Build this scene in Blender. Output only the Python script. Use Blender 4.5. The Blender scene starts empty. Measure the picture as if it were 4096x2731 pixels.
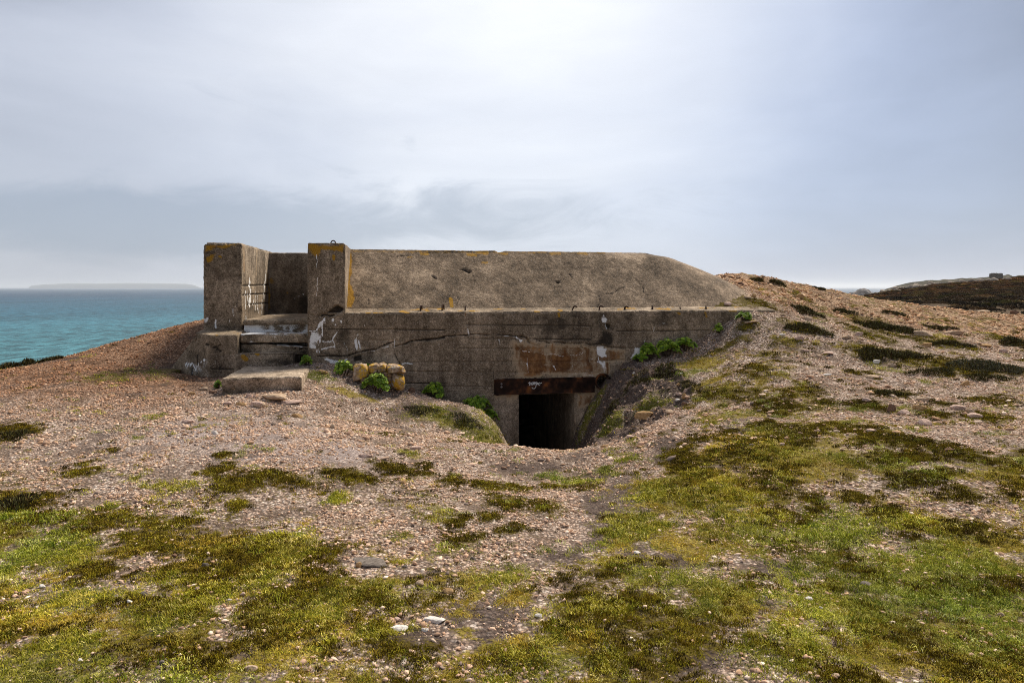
import bpy, bmesh, math, random
import numpy as np
from mathutils import Vector

random.seed(7)
rng = np.random.default_rng(11)
scene = bpy.context.scene
COL = scene.collection
R = math.radians

# ------------------------------------------------------------------ camera
EYE = 1.6                       # eye height above the turf at the photographer's feet
FPX = 24.0 / 36.0 * 4096.0      # focal length in photo pixels
CX, HY = 2048.0, 1148.5         # principal column, horizon row
cam_data = bpy.data.cameras.new("camera")
cam = bpy.data.objects.new("camera", cam_data)
COL.objects.link(cam)
cam.location = (0, 0, EYE)
cam.rotation_euler = (R(90), 0, 0)
cam_data.lens = 24.0
cam_data.sensor_width = 36.0
cam_data.shift_y = -(1365.5 - HY) / 4096.0
cam_data.clip_start = 0.05
cam_data.clip_end = 200000
scene.camera = cam

# ------------------------------------------------------------------ node helper
class NT:
    def __init__(self, tree):
        self.t = tree
        tree.nodes.clear()
    def n(self, typ, ins=None, **props):
        nd = self.t.nodes.new(typ)
        for k, v in props.items():
            setattr(nd, k, v)
        for k, v in (ins or {}).items():
            sock = nd.inputs[k]
            if isinstance(v, bpy.types.NodeSocket):
                self.t.links.new(v, sock)
            else:
                sock.default_value = v
        return nd
    def math(self, op, a, b=0.0, c=None, clamp=False):
        ins = {0: a, 1: b}
        if c is not None:
            ins[2] = c
        return self.n("ShaderNodeMath", ins, operation=op, use_clamp=clamp).outputs[0]
    def mix(self, fac, a, b, blend="MIX"):
        nd = self.n("ShaderNodeMix", None, data_type="RGBA", blend_type=blend)
        for sock, v in ((nd.inputs[0], fac), (nd.inputs[6], a), (nd.inputs[7], b)):
            if isinstance(v, bpy.types.NodeSocket):
                self.t.links.new(v, sock)
            else:
                sock.default_value = v if not isinstance(v, tuple) or len(v) == 4 else (*v, 1.0)
        return nd.outputs[2]
    def ramp(self, fac, stops, interp="LINEAR"):
        nd = self.n("ShaderNodeValToRGB", {0: fac})
        cr = nd.color_ramp
        cr.interpolation = interp
        while len(cr.elements) < len(stops):
            cr.elements.new(0.5)
        for e, (p, c) in zip(cr.elements, stops):
            e.position = p
            e.color = c if isinstance(c, tuple) and len(c) == 4 else ((*c, 1.0) if isinstance(c, tuple) else (c, c, c, 1.0))
        return nd.outputs[0]
    def smooth(self, x, lo, hi):
        return self.n("ShaderNodeMapRange", {0: x, 1: lo, 2: hi, 3: 0.0, 4: 1.0}, interpolation_type="SMOOTHSTEP").outputs[0]
    def noise(self, vec, scale, detail=4.0, rough=0.55, dist=0.0):
        ins = {"Scale": scale, "Detail": detail, "Roughness": rough, "Distortion": dist}
        if vec is not None:
            ins["Vector"] = vec
        return self.n("ShaderNodeTexNoise", ins).outputs[0]
    def scalev(self, vec, s):
        return self.n("ShaderNodeVectorMath", {0: vec, 1: s}, operation="MULTIPLY").outputs[0]

# ------------------------------------------------------------------ world / sky
SUN_AZ, SUN_EL = R(38), R(50)          # azimuth to the right of the view direction
world = bpy.data.worlds.new("World")
scene.world = world
world.use_nodes = True
w = NT(world.node_tree)
tc = w.n("ShaderNodeTexCoord").outputs["Generated"]
sep = w.n("ShaderNodeSeparateXYZ", {0: tc})
az = w.math("ARCTAN2", sep.outputs[0], sep.outputs[1])
el = w.math("ARCSINE", sep.outputs[2])
elp = w.math("MAXIMUM", el, 0.0)
sky = w.n("ShaderNodeTexSky", sky_type="NISHITA", sun_disc=False, sun_elevation=SUN_EL, sun_rotation=SUN_AZ)
# thin bright overcast with the veiled sun high to the front
def gauss(a0, sa, e0, se):
    da = w.math("DIVIDE", w.math("SUBTRACT", az, a0), sa)
    de = w.math("DIVIDE", w.math("SUBTRACT", el, e0), se)
    s = w.math("ADD", w.math("MULTIPLY", da, da), w.math("MULTIPLY", de, de))
    return w.math("EXPONENT", w.math("MULTIPLY", s, -1.0))
flat = w.n("ShaderNodeCombineXYZ", {0: w.math("MULTIPLY", az, 2.0), 1: w.math("MULTIPLY", el, 6.5), 2: 0.0}).outputs[0]
flat2 = w.n("ShaderNodeCombineXYZ", {0: w.math("MULTIPLY", az, 1.1), 1: w.math("MULTIPLY", el, 2.6), 2: 3.7}).outputs[0]
nbig = w.noise(flat2, 1.5, 4.0, 0.5, 0.6)
nmid = w.noise(flat, 2.3, 9.0, 0.62, 1.0)
glow = gauss(0.02, 0.50, 0.55, 0.55)
lum = w.math("SUBTRACT", w.math("ADD", 0.475, w.math("MULTIPLY", glow, 0.36)), w.math("MULTIPLY", w.smooth(az, 0.12, 0.70), 0.125))
lum = w.math("SUBTRACT", lum, w.math("MULTIPLY", w.math("MULTIPLY", w.smooth(w.math("ABSOLUTE", az), 0.30, 0.80), w.smooth(el, 0.12, 0.42)), 0.09))
lum = w.math("ADD", lum, w.math("MULTIPLY", w.math("SUBTRACT", nbig, 0.5), 0.36))
tone = w.mix(w.smooth(az, -0.7, 0.55), (0.86, 0.92, 1.08), (0.70, 0.82, 1.10))
cool = w.mix(w.smooth(lum, 0.42, 0.90), tone, (0.97, 0.985, 1.02))
cloudcol = w.n("ShaderNodeVectorMath", {0: cool, 1: w.n("ShaderNodeCombineXYZ", {0: lum, 1: lum, 2: lum}).outputs[0]}, operation="MULTIPLY").outputs[0]
# darker stratocumulus rolls low over the sea and behind the bunker
m1 = w.math("MULTIPLY", gauss(-0.56, 0.34, 0.078, 0.042), 1.15)
m2 = w.math("MULTIPLY", gauss(-0.05, 0.44, 0.105, 0.060), 0.72)
m3 = w.math("MULTIPLY", gauss(-0.62, 0.40, 0.30, 0.16), 0.25)
band = w.math("ADD", w.math("ADD", m1, m2), m3)
dark = w.math("MULTIPLY", w.smooth(w.math("ADD", band, w.math("MULTIPLY", w.math("SUBTRACT", nmid, 0.5), 1.7)), 0.28, 1.0), 1.0, clamp=True)
wisp = w.noise(w.n("ShaderNodeCombineXYZ", {0: w.math("MULTIPLY", az, 3.0), 1: w.math("MULTIPLY", el, 11.0), 2: 1.3}).outputs[0], 2.0, 8.0, 0.6, 0.5)
lumw = w.math("ADD", 1.0, w.math("MULTIPLY", w.math("SUBTRACT", wisp, 0.5), 0.13))
cloudcol = w.n("ShaderNodeVectorMath", {0: cloudcol, 1: w.n("ShaderNodeCombineXYZ", {0: lumw, 1: lumw, 2: lumw}).outputs[0]}, operation="MULTIPLY").outputs[0]
cloudcol = w.mix(w.math("MULTIPLY", dark, 0.62), cloudcol, (0.255, 0.305, 0.395))
skyn = w.n("ShaderNodeVectorMath", {0: sky.outputs[0], 1: (0.10, 0.10, 0.10)}, operation="MULTIPLY").outputs[0]
both = w.mix(0.88, skyn, cloudcol)
bg = w.n("ShaderNodeBackground", {"Color": both, "Strength": 1.0})
w.n("ShaderNodeOutputWorld", {"Surface": bg.outputs[0]})

# ------------------------------------------------------------------ sun behind thin cloud
sd = bpy.data.lights.new("sun", "SUN")
sd.energy = 4.3
sd.angle = R(14)
sd.color = (1.0, 0.92, 0.80)
sun = bpy.data.objects.new("sun", sd)
COL.objects.link(sun)
sdir = Vector((math.sin(SUN_AZ) * math.cos(SUN_EL), math.cos(SUN_AZ) * math.cos(SUN_EL), math.sin(SUN_EL)))
sun.rotation_euler = (-sdir).to_track_quat("-Z", "Y").to_euler()
sun.location = (20, 20, 40)

scene.view_settings.view_transform = "Standard"
scene.view_settings.look = "None"
scene.view_settings.exposure = 0.35
scene.view_settings.gamma = 1.0
scene.render.engine = "CYCLES"
scene.cycles.filter_width = 1.0
scene.cycles.denoising_prefilter = "NONE"
scene.cycles.max_bounces = 5
scene.cycles.diffuse_bounces = 3
scene.cycles.volume_bounces = 1

# ================================================================== maths helpers
def vnoise(p, seed=0):
    i = np.floor(p).astype(np.int64)
    f = p - i
    u = f * f * (3 - 2 * f)
    out = 0
    for dx in (0, 1):
        for dy in (0, 1):
            for dz in (0, 1):
                h = ((i[:, 0] + dx) * 374761393 + (i[:, 1] + dy) * 668265263 + (i[:, 2] + dz) * 1440662683 + seed * 974711) & 0xFFFFFFFF
                h = ((h ^ (h >> 13)) * 1274126177) & 0xFFFFFFFF
                h = (h ^ (h >> 16)) & 0xFFFF
                wgt = (u[:, 0] if dx else 1 - u[:, 0]) * (u[:, 1] if dy else 1 - u[:, 1]) * (u[:, 2] if dz else 1 - u[:, 2])
                out = out + wgt * (h / 32767.5 - 1.0)
    return out

def fbm(p, octv=4, gain=0.5, seed=0):
    a, s, o = 1.0, 0.0, 0.0
    q = np.array(p, dtype=float)
    for k in range(octv):
        o = o + a * vnoise(q, seed + k * 17)
        s += a
        a *= gain
        q = q * 2.03 + 7.1
    return o / s

def fbm2(x, y, scale, octv=4, gain=0.5, seed=0):
    return fbm(np.stack([np.ravel(x) * scale, np.ravel(y) * scale, np.full(np.size(x), 0.37)], 1), octv, gain, seed).reshape(np.shape(x))

def sstep(x, lo, hi):
    t = np.clip((x - lo) / (hi - lo), 0, 1)
    return t * t * (3 - 2 * t)

# crops of the photograph: x0, y0, photo pixels per crop pixel
CROPS = {"P": (0, 0, 4096 / 2352), "A": (680, 920, 1000 / 2240), "B": (1600, 1150, 1100 / 2352), "C": (2500, 950, 800 / 2352),
         "D": (3100, 1050, 996 / 2231), "E": (0, 1050, 820 / 2143), "F": (0, 1600, 1400 / 1941), "G": (1300, 1750, 1400 / 2238),
         "H": (2600, 1700, 1496 / 2275), "I": (680, 940, 500 / 2240), "J": (680, 1240, 600 / 2352), "K": (1180, 1180, 600 / 2240),
         "L": (1900, 1280, 600 / 2240), "M": (3380, 1060, 716 / 2352), "N": (1400, 970, 1100 / 2352), "O": (2250, 1350, 700 / 2287)}
def px(c, x, y):
    x0, y0, s = CROPS[c]
    return x0 + x * s, y0 + y * s
def ray(c, x, y):
    X, Y = px(c, x, y)
    return (X - CX) / FPX, -(Y - HY) / FPX
def pt(c, x, y, d):
    a, b = ray(c, x, y)
    return (a * d, d, EYE + b * d)

# bunker frame: origin O, rotated TH so the front recedes to the right
TH = R(10)
CT, ST = math.cos(TH), math.sin(TH)
OY = 10.5
def wp(c, x, y, yp=0.0):                 # pixel -> (x', z) on the plane y' = yp
    a, b = ray(c, x, y)
    t = (yp + OY * CT) / (CT - a * ST)
    return t * a * CT + (t - OY) * ST, EYE + t * b
def wside(c, x, y, xp):                  # pixel -> (y', z) on the plane x' = xp
    a, b = ray(c, x, y)
    t = (xp + OY * ST) / (a * CT + ST)
    return -t * a * ST + (t - OY) * CT, EYE + t * b
def to_local(x, y):
    return x * CT + (y - OY) * ST, -x * ST + (y - OY) * CT
def to_world(xp, yp):
    return xp * CT - yp * ST, OY + xp * ST + yp * CT

# ================================================================== mesh helpers
def mesh_obj(name, verts, faces, mat=None, parent=None, attrs=None, smooth=False):
    me = bpy.data.meshes.new(name)
    verts = np.asarray(verts, dtype=np.float32)
    if isinstance(faces, np.ndarray):
        n, k = faces.shape
        me.vertices.add(len(verts))
        me.vertices.foreach_set("co", verts.ravel())
        me.loops.add(n * k)
        me.loops.foreach_set("vertex_index", faces.astype(np.int32).ravel())
        me.polygons.add(n)
        me.polygons.foreach_set("loop_start", np.arange(0, n * k, k, dtype=np.int32))
        me.update(calc_edges=True)
        me.validate()
    else:
        me.from_pydata(verts.tolist(), [], faces)
        me.update()
    for an, arr in (attrs or {}).items():
        arr = np.asarray(arr, dtype=np.float32)
        if arr.ndim == 1:
            at = me.attributes.new(an, "FLOAT", "POINT")
            at.data.foreach_set("value", arr)
        else:
            if arr.shape[1] == 3:
                arr = np.concatenate([arr, np.ones((len(arr), 1), np.float32)], 1)
            at = me.attributes.new(an, "FLOAT_COLOR", "POINT")
            at.data.foreach_set("color", arr.ravel())
    if smooth:
        me.polygons.foreach_set("use_smooth", np.ones(len(me.polygons), dtype=bool))
    ob = bpy.data.objects.new(name, me)
    COL.objects.link(ob)
    if mat:
        me.materials.append(mat)
    if parent:
        ob.parent = parent
    return ob

def tag(o, label=None, cat=None, group=None, kind=None):
    if label: o["label"] = label
    if cat: o["category"] = cat
    if group: o["group"] = group
    if kind: o["kind"] = kind
    return o

def empty(name, loc=(0, 0, 0), rz=0.0, label=None, cat=None, group=None):
    o = bpy.data.objects.new(name, None)
    o.empty_display_size = 0.2
    COL.objects.link(o)
    o.location = loc
    o.rotation_euler = (0, 0, rz)
    return tag(o, label, cat, group)

def grid_faces(nx, ny):                  # index = j * nx + i
    i, j = np.meshgrid(np.arange(nx - 1), np.arange(ny - 1))
    a = (j * nx + i).ravel()
    return np.stack([a, a + 1, a + nx + 1, a + nx], 1)

# ================================================================== materials
def newmat(name):
    m = bpy.data.materials.new(name)
    m.use_nodes = True
    return m, NT(m.node_tree)

def finish(nt, color, rough=0.9, bump=None, bstr=0.5, bdist=0.01, spec=0.3, metal=0.0, normal=None):
    ins = {"Base Color": color, "Roughness": rough, "Specular IOR Level": spec, "Metallic": metal}
    if bump is not None:
        ins["Normal"] = nt.n("ShaderNodeBump", {"Strength": bstr, "Distance": bdist, "Height": bump}).outputs[0]
    p = nt.n("ShaderNodeBsdfPrincipled", ins)
    nt.n("ShaderNodeOutputMaterial", {"Surface": p.outputs[0]})

def concrete(name, tint=(1, 1, 1), contrast=1.0, stained=True):
    m, t = newmat(name)
    co = t.n("ShaderNodeTexCoord").outputs["Object"]
    big = t.noise(co, 1.5, 6, 0.6)
    streak = t.noise(t.scalev(co, (5.0, 5.0, 0.7)), 1.0, 5, 0.6)
    mid = t.noise(co, 11, 6, 0.7)
    agg = t.noise(co, 70, 4, 0.8)
    vor = t.n("ShaderNodeTexVoronoi", {"Vector": co, "Scale": 75.0})
    f = t.math("ADD", t.math("MULTIPLY", big, 0.36), t.math("MULTIPLY", streak, 0.26))
    f = t.math("ADD", t.math("SUBTRACT", f, 0.06), t.math("MULTIPLY", mid, 0.28))
    f = t.math("ADD", f, t.math("MULTIPLY", agg, 0.34))
    f = t.math("ADD", f, t.math("MULTIPLY", t.math("SUBTRACT", t.n("ShaderNodeSeparateColor", {0: vor.outputs["Color"]}).outputs[0], 0.5), 0.10))
    c = t.ramp(f, [(0.39, (0.020 * tint[0], 0.018 * tint[1], 0.014 * tint[2])), (0.50, (0.105 * tint[0], 0.083 * tint[1], 0.060 * tint[2])),
                   (0.59, (0.215 * tint[0], 0.175 * tint[1], 0.132 * tint[2])), (0.71, (0.50 * tint[0], 0.42 * tint[1], 0.33 * tint[2]))])
    rnd = t.n("ShaderNodeSeparateColor", {0: vor.outputs["Color"]}).outputs[1]
    fleck = t.math("MULTIPLY", t.smooth(rnd, 0.86, 0.9), t.smooth(vor.outputs["Distance"], 0.42, 0.25))
    c = t.mix(t.math("MULTIPLY", fleck, 0.75), c, (0.52, 0.44, 0.36))
    rnd2 = t.n("ShaderNodeSeparateColor", {0: vor.outputs["Color"]}).outputs[2]
    pit = t.math("MULTIPLY", t.smooth(rnd2, 0.80, 0.84), t.smooth(vor.outputs["Distance"], 0.45, 0.25))
    c = t.mix(t.math("MULTIPLY", pit, 0.8), c, (0.014, 0.011, 0.009))
    if stained:
        st = t.n("ShaderNodeAttribute", attribute_name="stain")
        rgb = t.n("ShaderNodeSeparateColor", {0: st.outputs["Color"]})
        alpha = st.outputs["Alpha"]
        wob = t.math("ADD", t.math("MULTIPLY", t.math("SUBTRACT", mid, 0.5), 0.9), t.math("MULTIPLY", t.math("SUBTRACT", agg, 0.5), 0.7))
        def msk(s, lo=0.35, hi=0.62):
            on = t.smooth(s, 0.02, 0.12)
            return t.math("MULTIPLY", on, t.smooth(t.math("ADD", s, wob), lo, hi))
        dk = msk(alpha, 0.3, 0.8)
        c = t.mix(t.math("MULTIPLY", dk, 0.86), c, (0.010, 0.008, 0.0065))
        rc = t.ramp(t.math("ADD", t.math("MULTIPLY", mid, 0.6), t.math("MULTIPLY", streak, 0.4)), [(0.35, (0.034, 0.013, 0.005)), (0.52, (0.155, 0.060, 0.015)), (0.66, (0.40, 0.19, 0.06))])
        rm = msk(rgb.outputs[1], 0.10, 0.95)
        rc = t.mix(t.smooth(rm, 0.25, 0.85), (0.47, 0.345, 0.215), rc)
        c = t.mix(t.math("MULTIPLY", t.smooth(rm, 0.0, 0.35), 0.86), c, rc)
        lc = t.ramp(agg, [(0.3, (0.19, 0.088, 0.006)), (0.6, (0.45, 0.235, 0.014))])
        c = t.mix(t.math("MULTIPLY", msk(rgb.outputs[2], 0.42, 0.75), 0.88), c, lc)
        wc = t.ramp(agg, [(0.30, (0.50, 0.48, 0.46)), (0.48, (0.90, 0.88, 0.85))])
        c = t.mix(t.math("MULTIPLY", msk(rgb.outputs[0], 0.42, 0.68), 0.92), c, wc)
    h = t.math("ADD", t.math("MULTIPLY", agg, 0.6), t.math("MULTIPLY", mid, 0.6))
    h = t.math("SUBTRACT", h, t.math("MULTIPLY", pit, 0.4))
    finish(t, c, 0.93, h, 0.8, 0.012, 0.2)
    return m

M_CONC = concrete("weathered_concrete", (1.22, 1.13, 1.02))
M_ROOF = concrete("roof_concrete", (1.06, 0.93, 0.80))
M_STEP = concrete("step_concrete", (1.32, 1.22, 1.08))

def simple_mat(name, stops, scale=20.0, rough=0.9, bdist=0.01, bstr=0.5, spec=0.25, attr=None, metal=0.0, detail=5.0):
    m, t = newmat(name)
    co = t.n("ShaderNodeTexCoord").outputs["Object"]
    nz = t.noise(co, scale, detail, 0.65)
    c = t.ramp(nz, stops)
    if attr:
        at = t.n("ShaderNodeAttribute", attribute_name=attr)
        c = t.mix(1.0, c, at.outputs["Color"], "MULTIPLY")
    finish(t, c, rough, nz, bstr, bdist, spec, metal)
    return m

def inst_mat(name, rough=0.9, trans=0.0, scale=40.0):
    """material coloured by the per-instance tint of a scatter"""
    m, t = newmat(name)
    at = t.n("ShaderNodeAttribute", attribute_name="tint", attribute_type="INSTANCER")
    co = t.n("ShaderNodeTexCoord").outputs["Object"]
    nz = t.noise(co, scale, 3, 0.6)
    c = t.mix(1.0, at.outputs["Color"], t.ramp(nz, [(0.3, (0.65, 0.65, 0.65)), (0.7, (1.25, 1.25, 1.25))]), "MULTIPLY")
    finish(t, c, rough, None, spec=0.06)
    return m
M_PEB = inst_mat("pebble_stone")
M_BLADE = inst_mat("grass_blade", 0.7)
M_MOSSB = inst_mat("moss_leaf", 0.8)
M_HEATHB = inst_mat("heath_twig", 0.9)

def vcol_mat(name, attr="col", rough=0.8, spec=0.25):
    m, t = newmat(name)
    at = t.n("ShaderNodeAttribute", attribute_name=attr)
    finish(t, at.outputs["Color"], rough, None, spec=spec)
    return m
M_HEATHER = vcol_mat("heather_foliage", rough=0.9, spec=0.1)
M_SAMPH = vcol_mat("samphire_leaf", rough=0.55, spec=0.35)
M_WOOD = simple_mat("woody_stem", [(0.3, (0.03, 0.02, 0.012)), (0.7, (0.10, 0.07, 0.04))], 60)
M_STEEL = simple_mat("rusted_steel", [(0.34, (0.008, 0.005, 0.004)), (0.50, (0.030, 0.015, 0.010)), (0.60, (0.085, 0.034, 0.016)), (0.72, (0.24, 0.085, 0.022))], 6, 0.9, 0.01, 1.0, 0.1)
M_BAR = simple_mat("rusty_bar", [(0.35, (0.012, 0.007, 0.005)), (0.7, (0.07, 0.028, 0.012))], 60, 0.85)
M_BOLT = simple_mat("bolt_metal", [(0.35, (0.16, 0.14, 0.13)), (0.7, (0.32, 0.28, 0.26))], 80, 0.6)
M_PAINT = simple_mat("white_paint", [(0.3, (0.62, 0.60, 0.57)), (0.7, (0.78, 0.77, 0.74))], 60, 0.8)
M_INNER = simple_mat("shaded_passage_concrete", [(0.35, (0.012, 0.011, 0.010)), (0.65, (0.045, 0.038, 0.031))], 7, 0.95, 0.01, 0.6, 0.1)  # near-black tone puts the passage's shade into the colour

# ================================================================== terrain control points
GP = []
def g(c, x, y, d):
    GP.append(pt(c, x, y, d))
def gw(c, x, y, yp=-0.02):               # ground line where it meets the front wall plane
    xp, z = wp(c, x, y, yp)
    X, Y = to_world(xp, yp)
    GP.append((X, Y, z))
def gx(x, y, zrel):
    GP.append((x, y, EYE + zrel))
# photographer's surroundings
for x in (-12, -6, 0, 6, 12):
    gx(x, -4, -1.66)
for x in (-7, -3.5, 0, 3.5, 7):
    gx(x, 1.0, -1.62)
for u, v, d in ((300, 1568, 2.72), (1176, 1568, 2.76), (2050, 1568, 2.70), (-400, 1400, 3.6), (2800, 1400, 3.4),
                (0, 1200, 4.6), (600, 1200, 4.65), (1176, 1200, 4.75), (1750, 1200, 4.65), (2352, 1200, 4.35),
                (0, 1033, 6.2), (300, 1033, 6.2), (700, 1033, 6.25), (1000, 1070, 6.4), (1240, 1090, 6.5), (1600, 1080, 5.85), (2000, 1000, 6.3),
                (2352, 1000, 6.1), (2800, 1000, 6.0), (-400, 1000, 6.4)):
    g("P", u, v, d)
# left: the slope and its brow above the sea
for u, v, d in ((600, 905, 8.5), (500, 905, 8.6), (700, 905, 8.6), (470, 876, 9.55), (402, 840, 10.5), (330, 850, 9.6), (150, 890, 8.5), (0, 905, 8.3), (-250, 930, 8.0),
                (440, 790, 11.2), (466, 737, 12.6), (350, 764, 12.2), (250, 791, 11.7), (150, 818, 11.2), (0, 850, 10.6), (-250, 900, 10.2)):
    g("P", u, v, d)
for u, d, zr in ((466, 15, -1.1), (350, 15, -1.7), (250, 14.5, -2.0), (150, 14, -2.3), (0, 13.5, -2.7), (-250, 13, -3.2),
                 (466, 20, -3.4), (250, 19, -5.0), (0, 18, -6.0), (-400, 17, -6.5)):
    gx((u - 1176) / 1568 * d, d, zr)
# behind the bunker
for x, y, zr in ((-2, 15, -0.9), (1, 16, -0.6), (3.5, 16, -0.2), (-2, 20, -3.0), (2, 21, -2.0), (-4, 24, -7), (3, 25, -4), (7, 25, -2.2)):
    gx(x, y, zr)
# right: brow of the rubbly rise
for u, v, d in ((1668, 631, 15.2), (1750, 637, 15.6), (1800, 647, 15.8), (1900, 667, 16.2), (1985, 684, 16.2), (2100, 701, 16.3), (2200, 713, 16.4), (2352, 727, 16.5), (2700, 745, 16.5), (2100, 722, 14), (2352, 754, 14), (2200, 738, 14),
                (1850, 712, 12.8), (2000, 738, 12.8), (2200, 758, 12.8), (2352, 788, 12.2), (2700, 800, 12), (2110, 860, 9.2), (2352, 872, 8.9), (2000, 850, 9.5), (1800, 800, 10.2),
                (1700, 850, 9.3), (1640, 930, 8.3), (1850, 930, 7.8), (2352, 940, 7.3)):
    g("P", u, v, d)
for u, d, zr in ((1668, 19, -0.6), (1800, 20, -0.9), (1900, 20, -1.3), (2100, 20.5, -1.6), (2352, 21, -1.9), (2700, 21, -2.0), (2100, 25, -2.6), (2352, 25, -2.9)):
    gx((u - 1176) / 1568 * d, d, zr)
# turf lapping over the roof foot
for x, y, d in ((1430, 605, 12.9), (1400, 690, 12.3), (1060, 752, 11.75), (720, 806, 11.45), (500, 838, 11.3), (1690, 862, 11.4), (1800, 800, 12.0)):
    g("C", x, y, d)
# along the front wall
for c, x, y in (("K", 60, 1040), ("K", 560, 1030), ("K", 860, 1060), ("K", 1250, 1200), ("K", 1640, 1400), ("K", 1900, 1460),
                ("B", 420, 1012), ("B", 560, 1030), ("B", 780, 1140), ("B", 900, 1330), ("B", 1480, 1290), ("B", 1560, 1110), ("B", 1670, 960),
                ("B", 1700, 890), ("B", 1800, 800), ("B", 1900, 690), ("B", 2000, 640), ("C", 130, 1440), ("C", 480, 1330), ("C", 870, 1215), ("C", 1000, 1115),
                ("C", 1130, 1035), ("C", 1290, 955), ("C", 1400, 893)):
    gw(c, x, y)
for x in (1020, 1150, 1300, 1420):
    xp, _ = wp("B", x, 1400, -0.02)
    X, Y = to_world(xp, -0.02)
    gx(X, Y, -2.98)
# entrance hollow
for c, x, y, d in (("B", 250, 1180, 8.7), ("B", 560, 1250, 8.7), ("B", 840, 1190, 9.5), ("B", 520, 1312, 7.9), ("B", 0, 1240, 7.9), ("B", 900, 1352, 7.8), ("B", 1190, 1391, 7.35),
                   ("B", 1500, 1397, 7.45), ("B", 1660, 1340, 7.7), ("B", 1900, 1245, 8.0), ("B", 2350, 1080, 8.35), ("B", -300, 1130, 8.6),
                   ("O", 1080, 1010, 8.9), ("O", 800, 960, 9.5), ("O", 480, 1230, 9.25), ("O", 700, 760, 10.05), ("O", 1300, 600, 9.85), ("O", 1600, 470, 10.0), ("O", 1720, 660, 9.3),
                   ("O", 1250, 850, 9.2), ("O", 1250, 420, 10.2)):
    g(c, x, y, d)
for x, y, zr in ((0.25, 8.7, -2.30), (0.75, 8.7, -2.35), (1.15, 8.9, -2.25), (0.15, 9.6, -2.70), (0.8, 9.6, -2.85)):
    gx(x, y, zr)

def tps_fit(P, lam):
    P = np.array(P)
    n = len(P)
    r2 = ((P[:, None, :2] - P[None, :, :2]) ** 2).sum(-1)
    K = 0.5 * r2 * np.log(r2 + 1e-9) + lam * np.eye(n)
    Q = np.concatenate([np.ones((n, 1)), P[:, :2]], 1)
    A = np.block([[K, Q], [Q.T, np.zeros((3, 3))]])
    s = np.linalg.solve(A, np.concatenate([P[:, 2], np.zeros(3)]))
    return P[:, :2], s
def tps_eval(fit, x, y):
    C, s = fit
    out = s[-3] + s[-2] * x + s[-1] * y
    for k in range(len(C)):
        r2 = (x - C[k, 0]) ** 2 + (y - C[k, 1]) ** 2
        out = out + s[k] * 0.5 * r2 * np.log(r2 + 1e-9)
    return out
FIT = tps_fit(GP, 0.01)

def steps(breaks):
    out = [breaks[0][0]]
    for (a, _), (b, h) in zip(breaks[:-1], breaks[1:]):
        n = max(1, int(round((b - a) / h)))
        out += list(np.linspace(a, b, n + 1)[1:])
    return np.array(out)
GXS = steps([(-22, 0), (-9, 0.25), (-6, 0.06), (6.5, 0.028), (10, 0.05), (20, 0.12), (30, 0.4)])
GYS = steps([(-6, 0), (2.2, 0.4), (4.2, 0.02), (10.8, 0.028), (16, 0.05), (22, 0.11), (30, 0.4)])
GX, GY = np.meshgrid(GXS, GYS)
GZ = tps_eval(FIT, GX, GY)

# ================================================================== bunker dimensions (local frame)
XW0 = wp("A", 1231, 500)[0]              # left end of the front wall / right pillar
XPR = wp("A", 1568, 500)[0]              # right side of right pillar
XL0 = wp("J", 630, 500)[0]               # where the left end starts to splay
XBR = wp("J", 1055, 500)[0]              # right side of the left block
XLP0 = wp("I", 590, 800, 0.55)[0]
XLP1 = wp("I", 1280, 800, 0.55)[0]
ZTOP = wp("A", 1400, 114)[1]
ZLED = wp("K", 1200, 265)[1]
ZLEDB = wp("K", 1200, 203, 0.30)[1]
XR_END = wp("C", 1690, 870)[0] + 0.12
XC = wp("C", 480, 205, 1.45)[0]          # right end of the roof's top edge
Y_TOP, Y_FOOT, RUN = 1.42, 0.30, 2.35
XD0, ZD0 = wp("L", 655, 1110)
XD1 = wp("L", 1490, 1110)[0]
XLI0, ZLI1 = wp("L", 285, 882)
XLI1 = wp("L", 1785, 850)[0]
ZLI0 = wp("L", 900, 1098)[1]
ZFLOOR = EYE - 3.05

# terrain under the building stays below its floors
LX, LY = to_local(GX, GY)
cut = (LY > 0.10) & (LY < 3.1) & (LX > XBR - 0.9) & (LX < XC + 0.2)
GZ = np.where(cut, np.minimum(GZ, EYE - 1.55), GZ)
cut2 = (LY > 0.0) & (LY < 4.6) & (LX > XD0 - 0.25) & (LX < XD1 + 0.25)
GZ = np.where(cut2, np.minimum(GZ, ZFLOOR - 0.15), GZ)

# the outer rim falls away as cliff towards the sea
rim = np.maximum(sstep(-GX, 17, 22), np.maximum(sstep(GY, 25.5, 30) , 0))
GZ = np.minimum(GZ, EYE + 1.0) * (1 - rim) + rim * (-29.0)
# relief of the soil
rough_zone = sstep(GX, 2.0, 4.5) * sstep(GY, 8.0, 11.0)
scarp = np.exp(-(((GX - 2.0) / 0.75) ** 2 + ((GY - 9.7) / 0.6) ** 2))
GZ = GZ + 0.030 * fbm2(GX, GY, 0.9, 3, 0.5, 3) + 0.012 * fbm2(GX, GY, 4.0, 3, 0.5, 5) + (0.006 + 0.02 * rough_zone + 0.03 * scarp) * fbm2(GX, GY, 11.0, 3, 0.55, 9) \
    + (0.05 * rough_zone + 0.06 * scarp) * fbm2(GX, GY, 2.4, 4, 0.55, 12)

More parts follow.
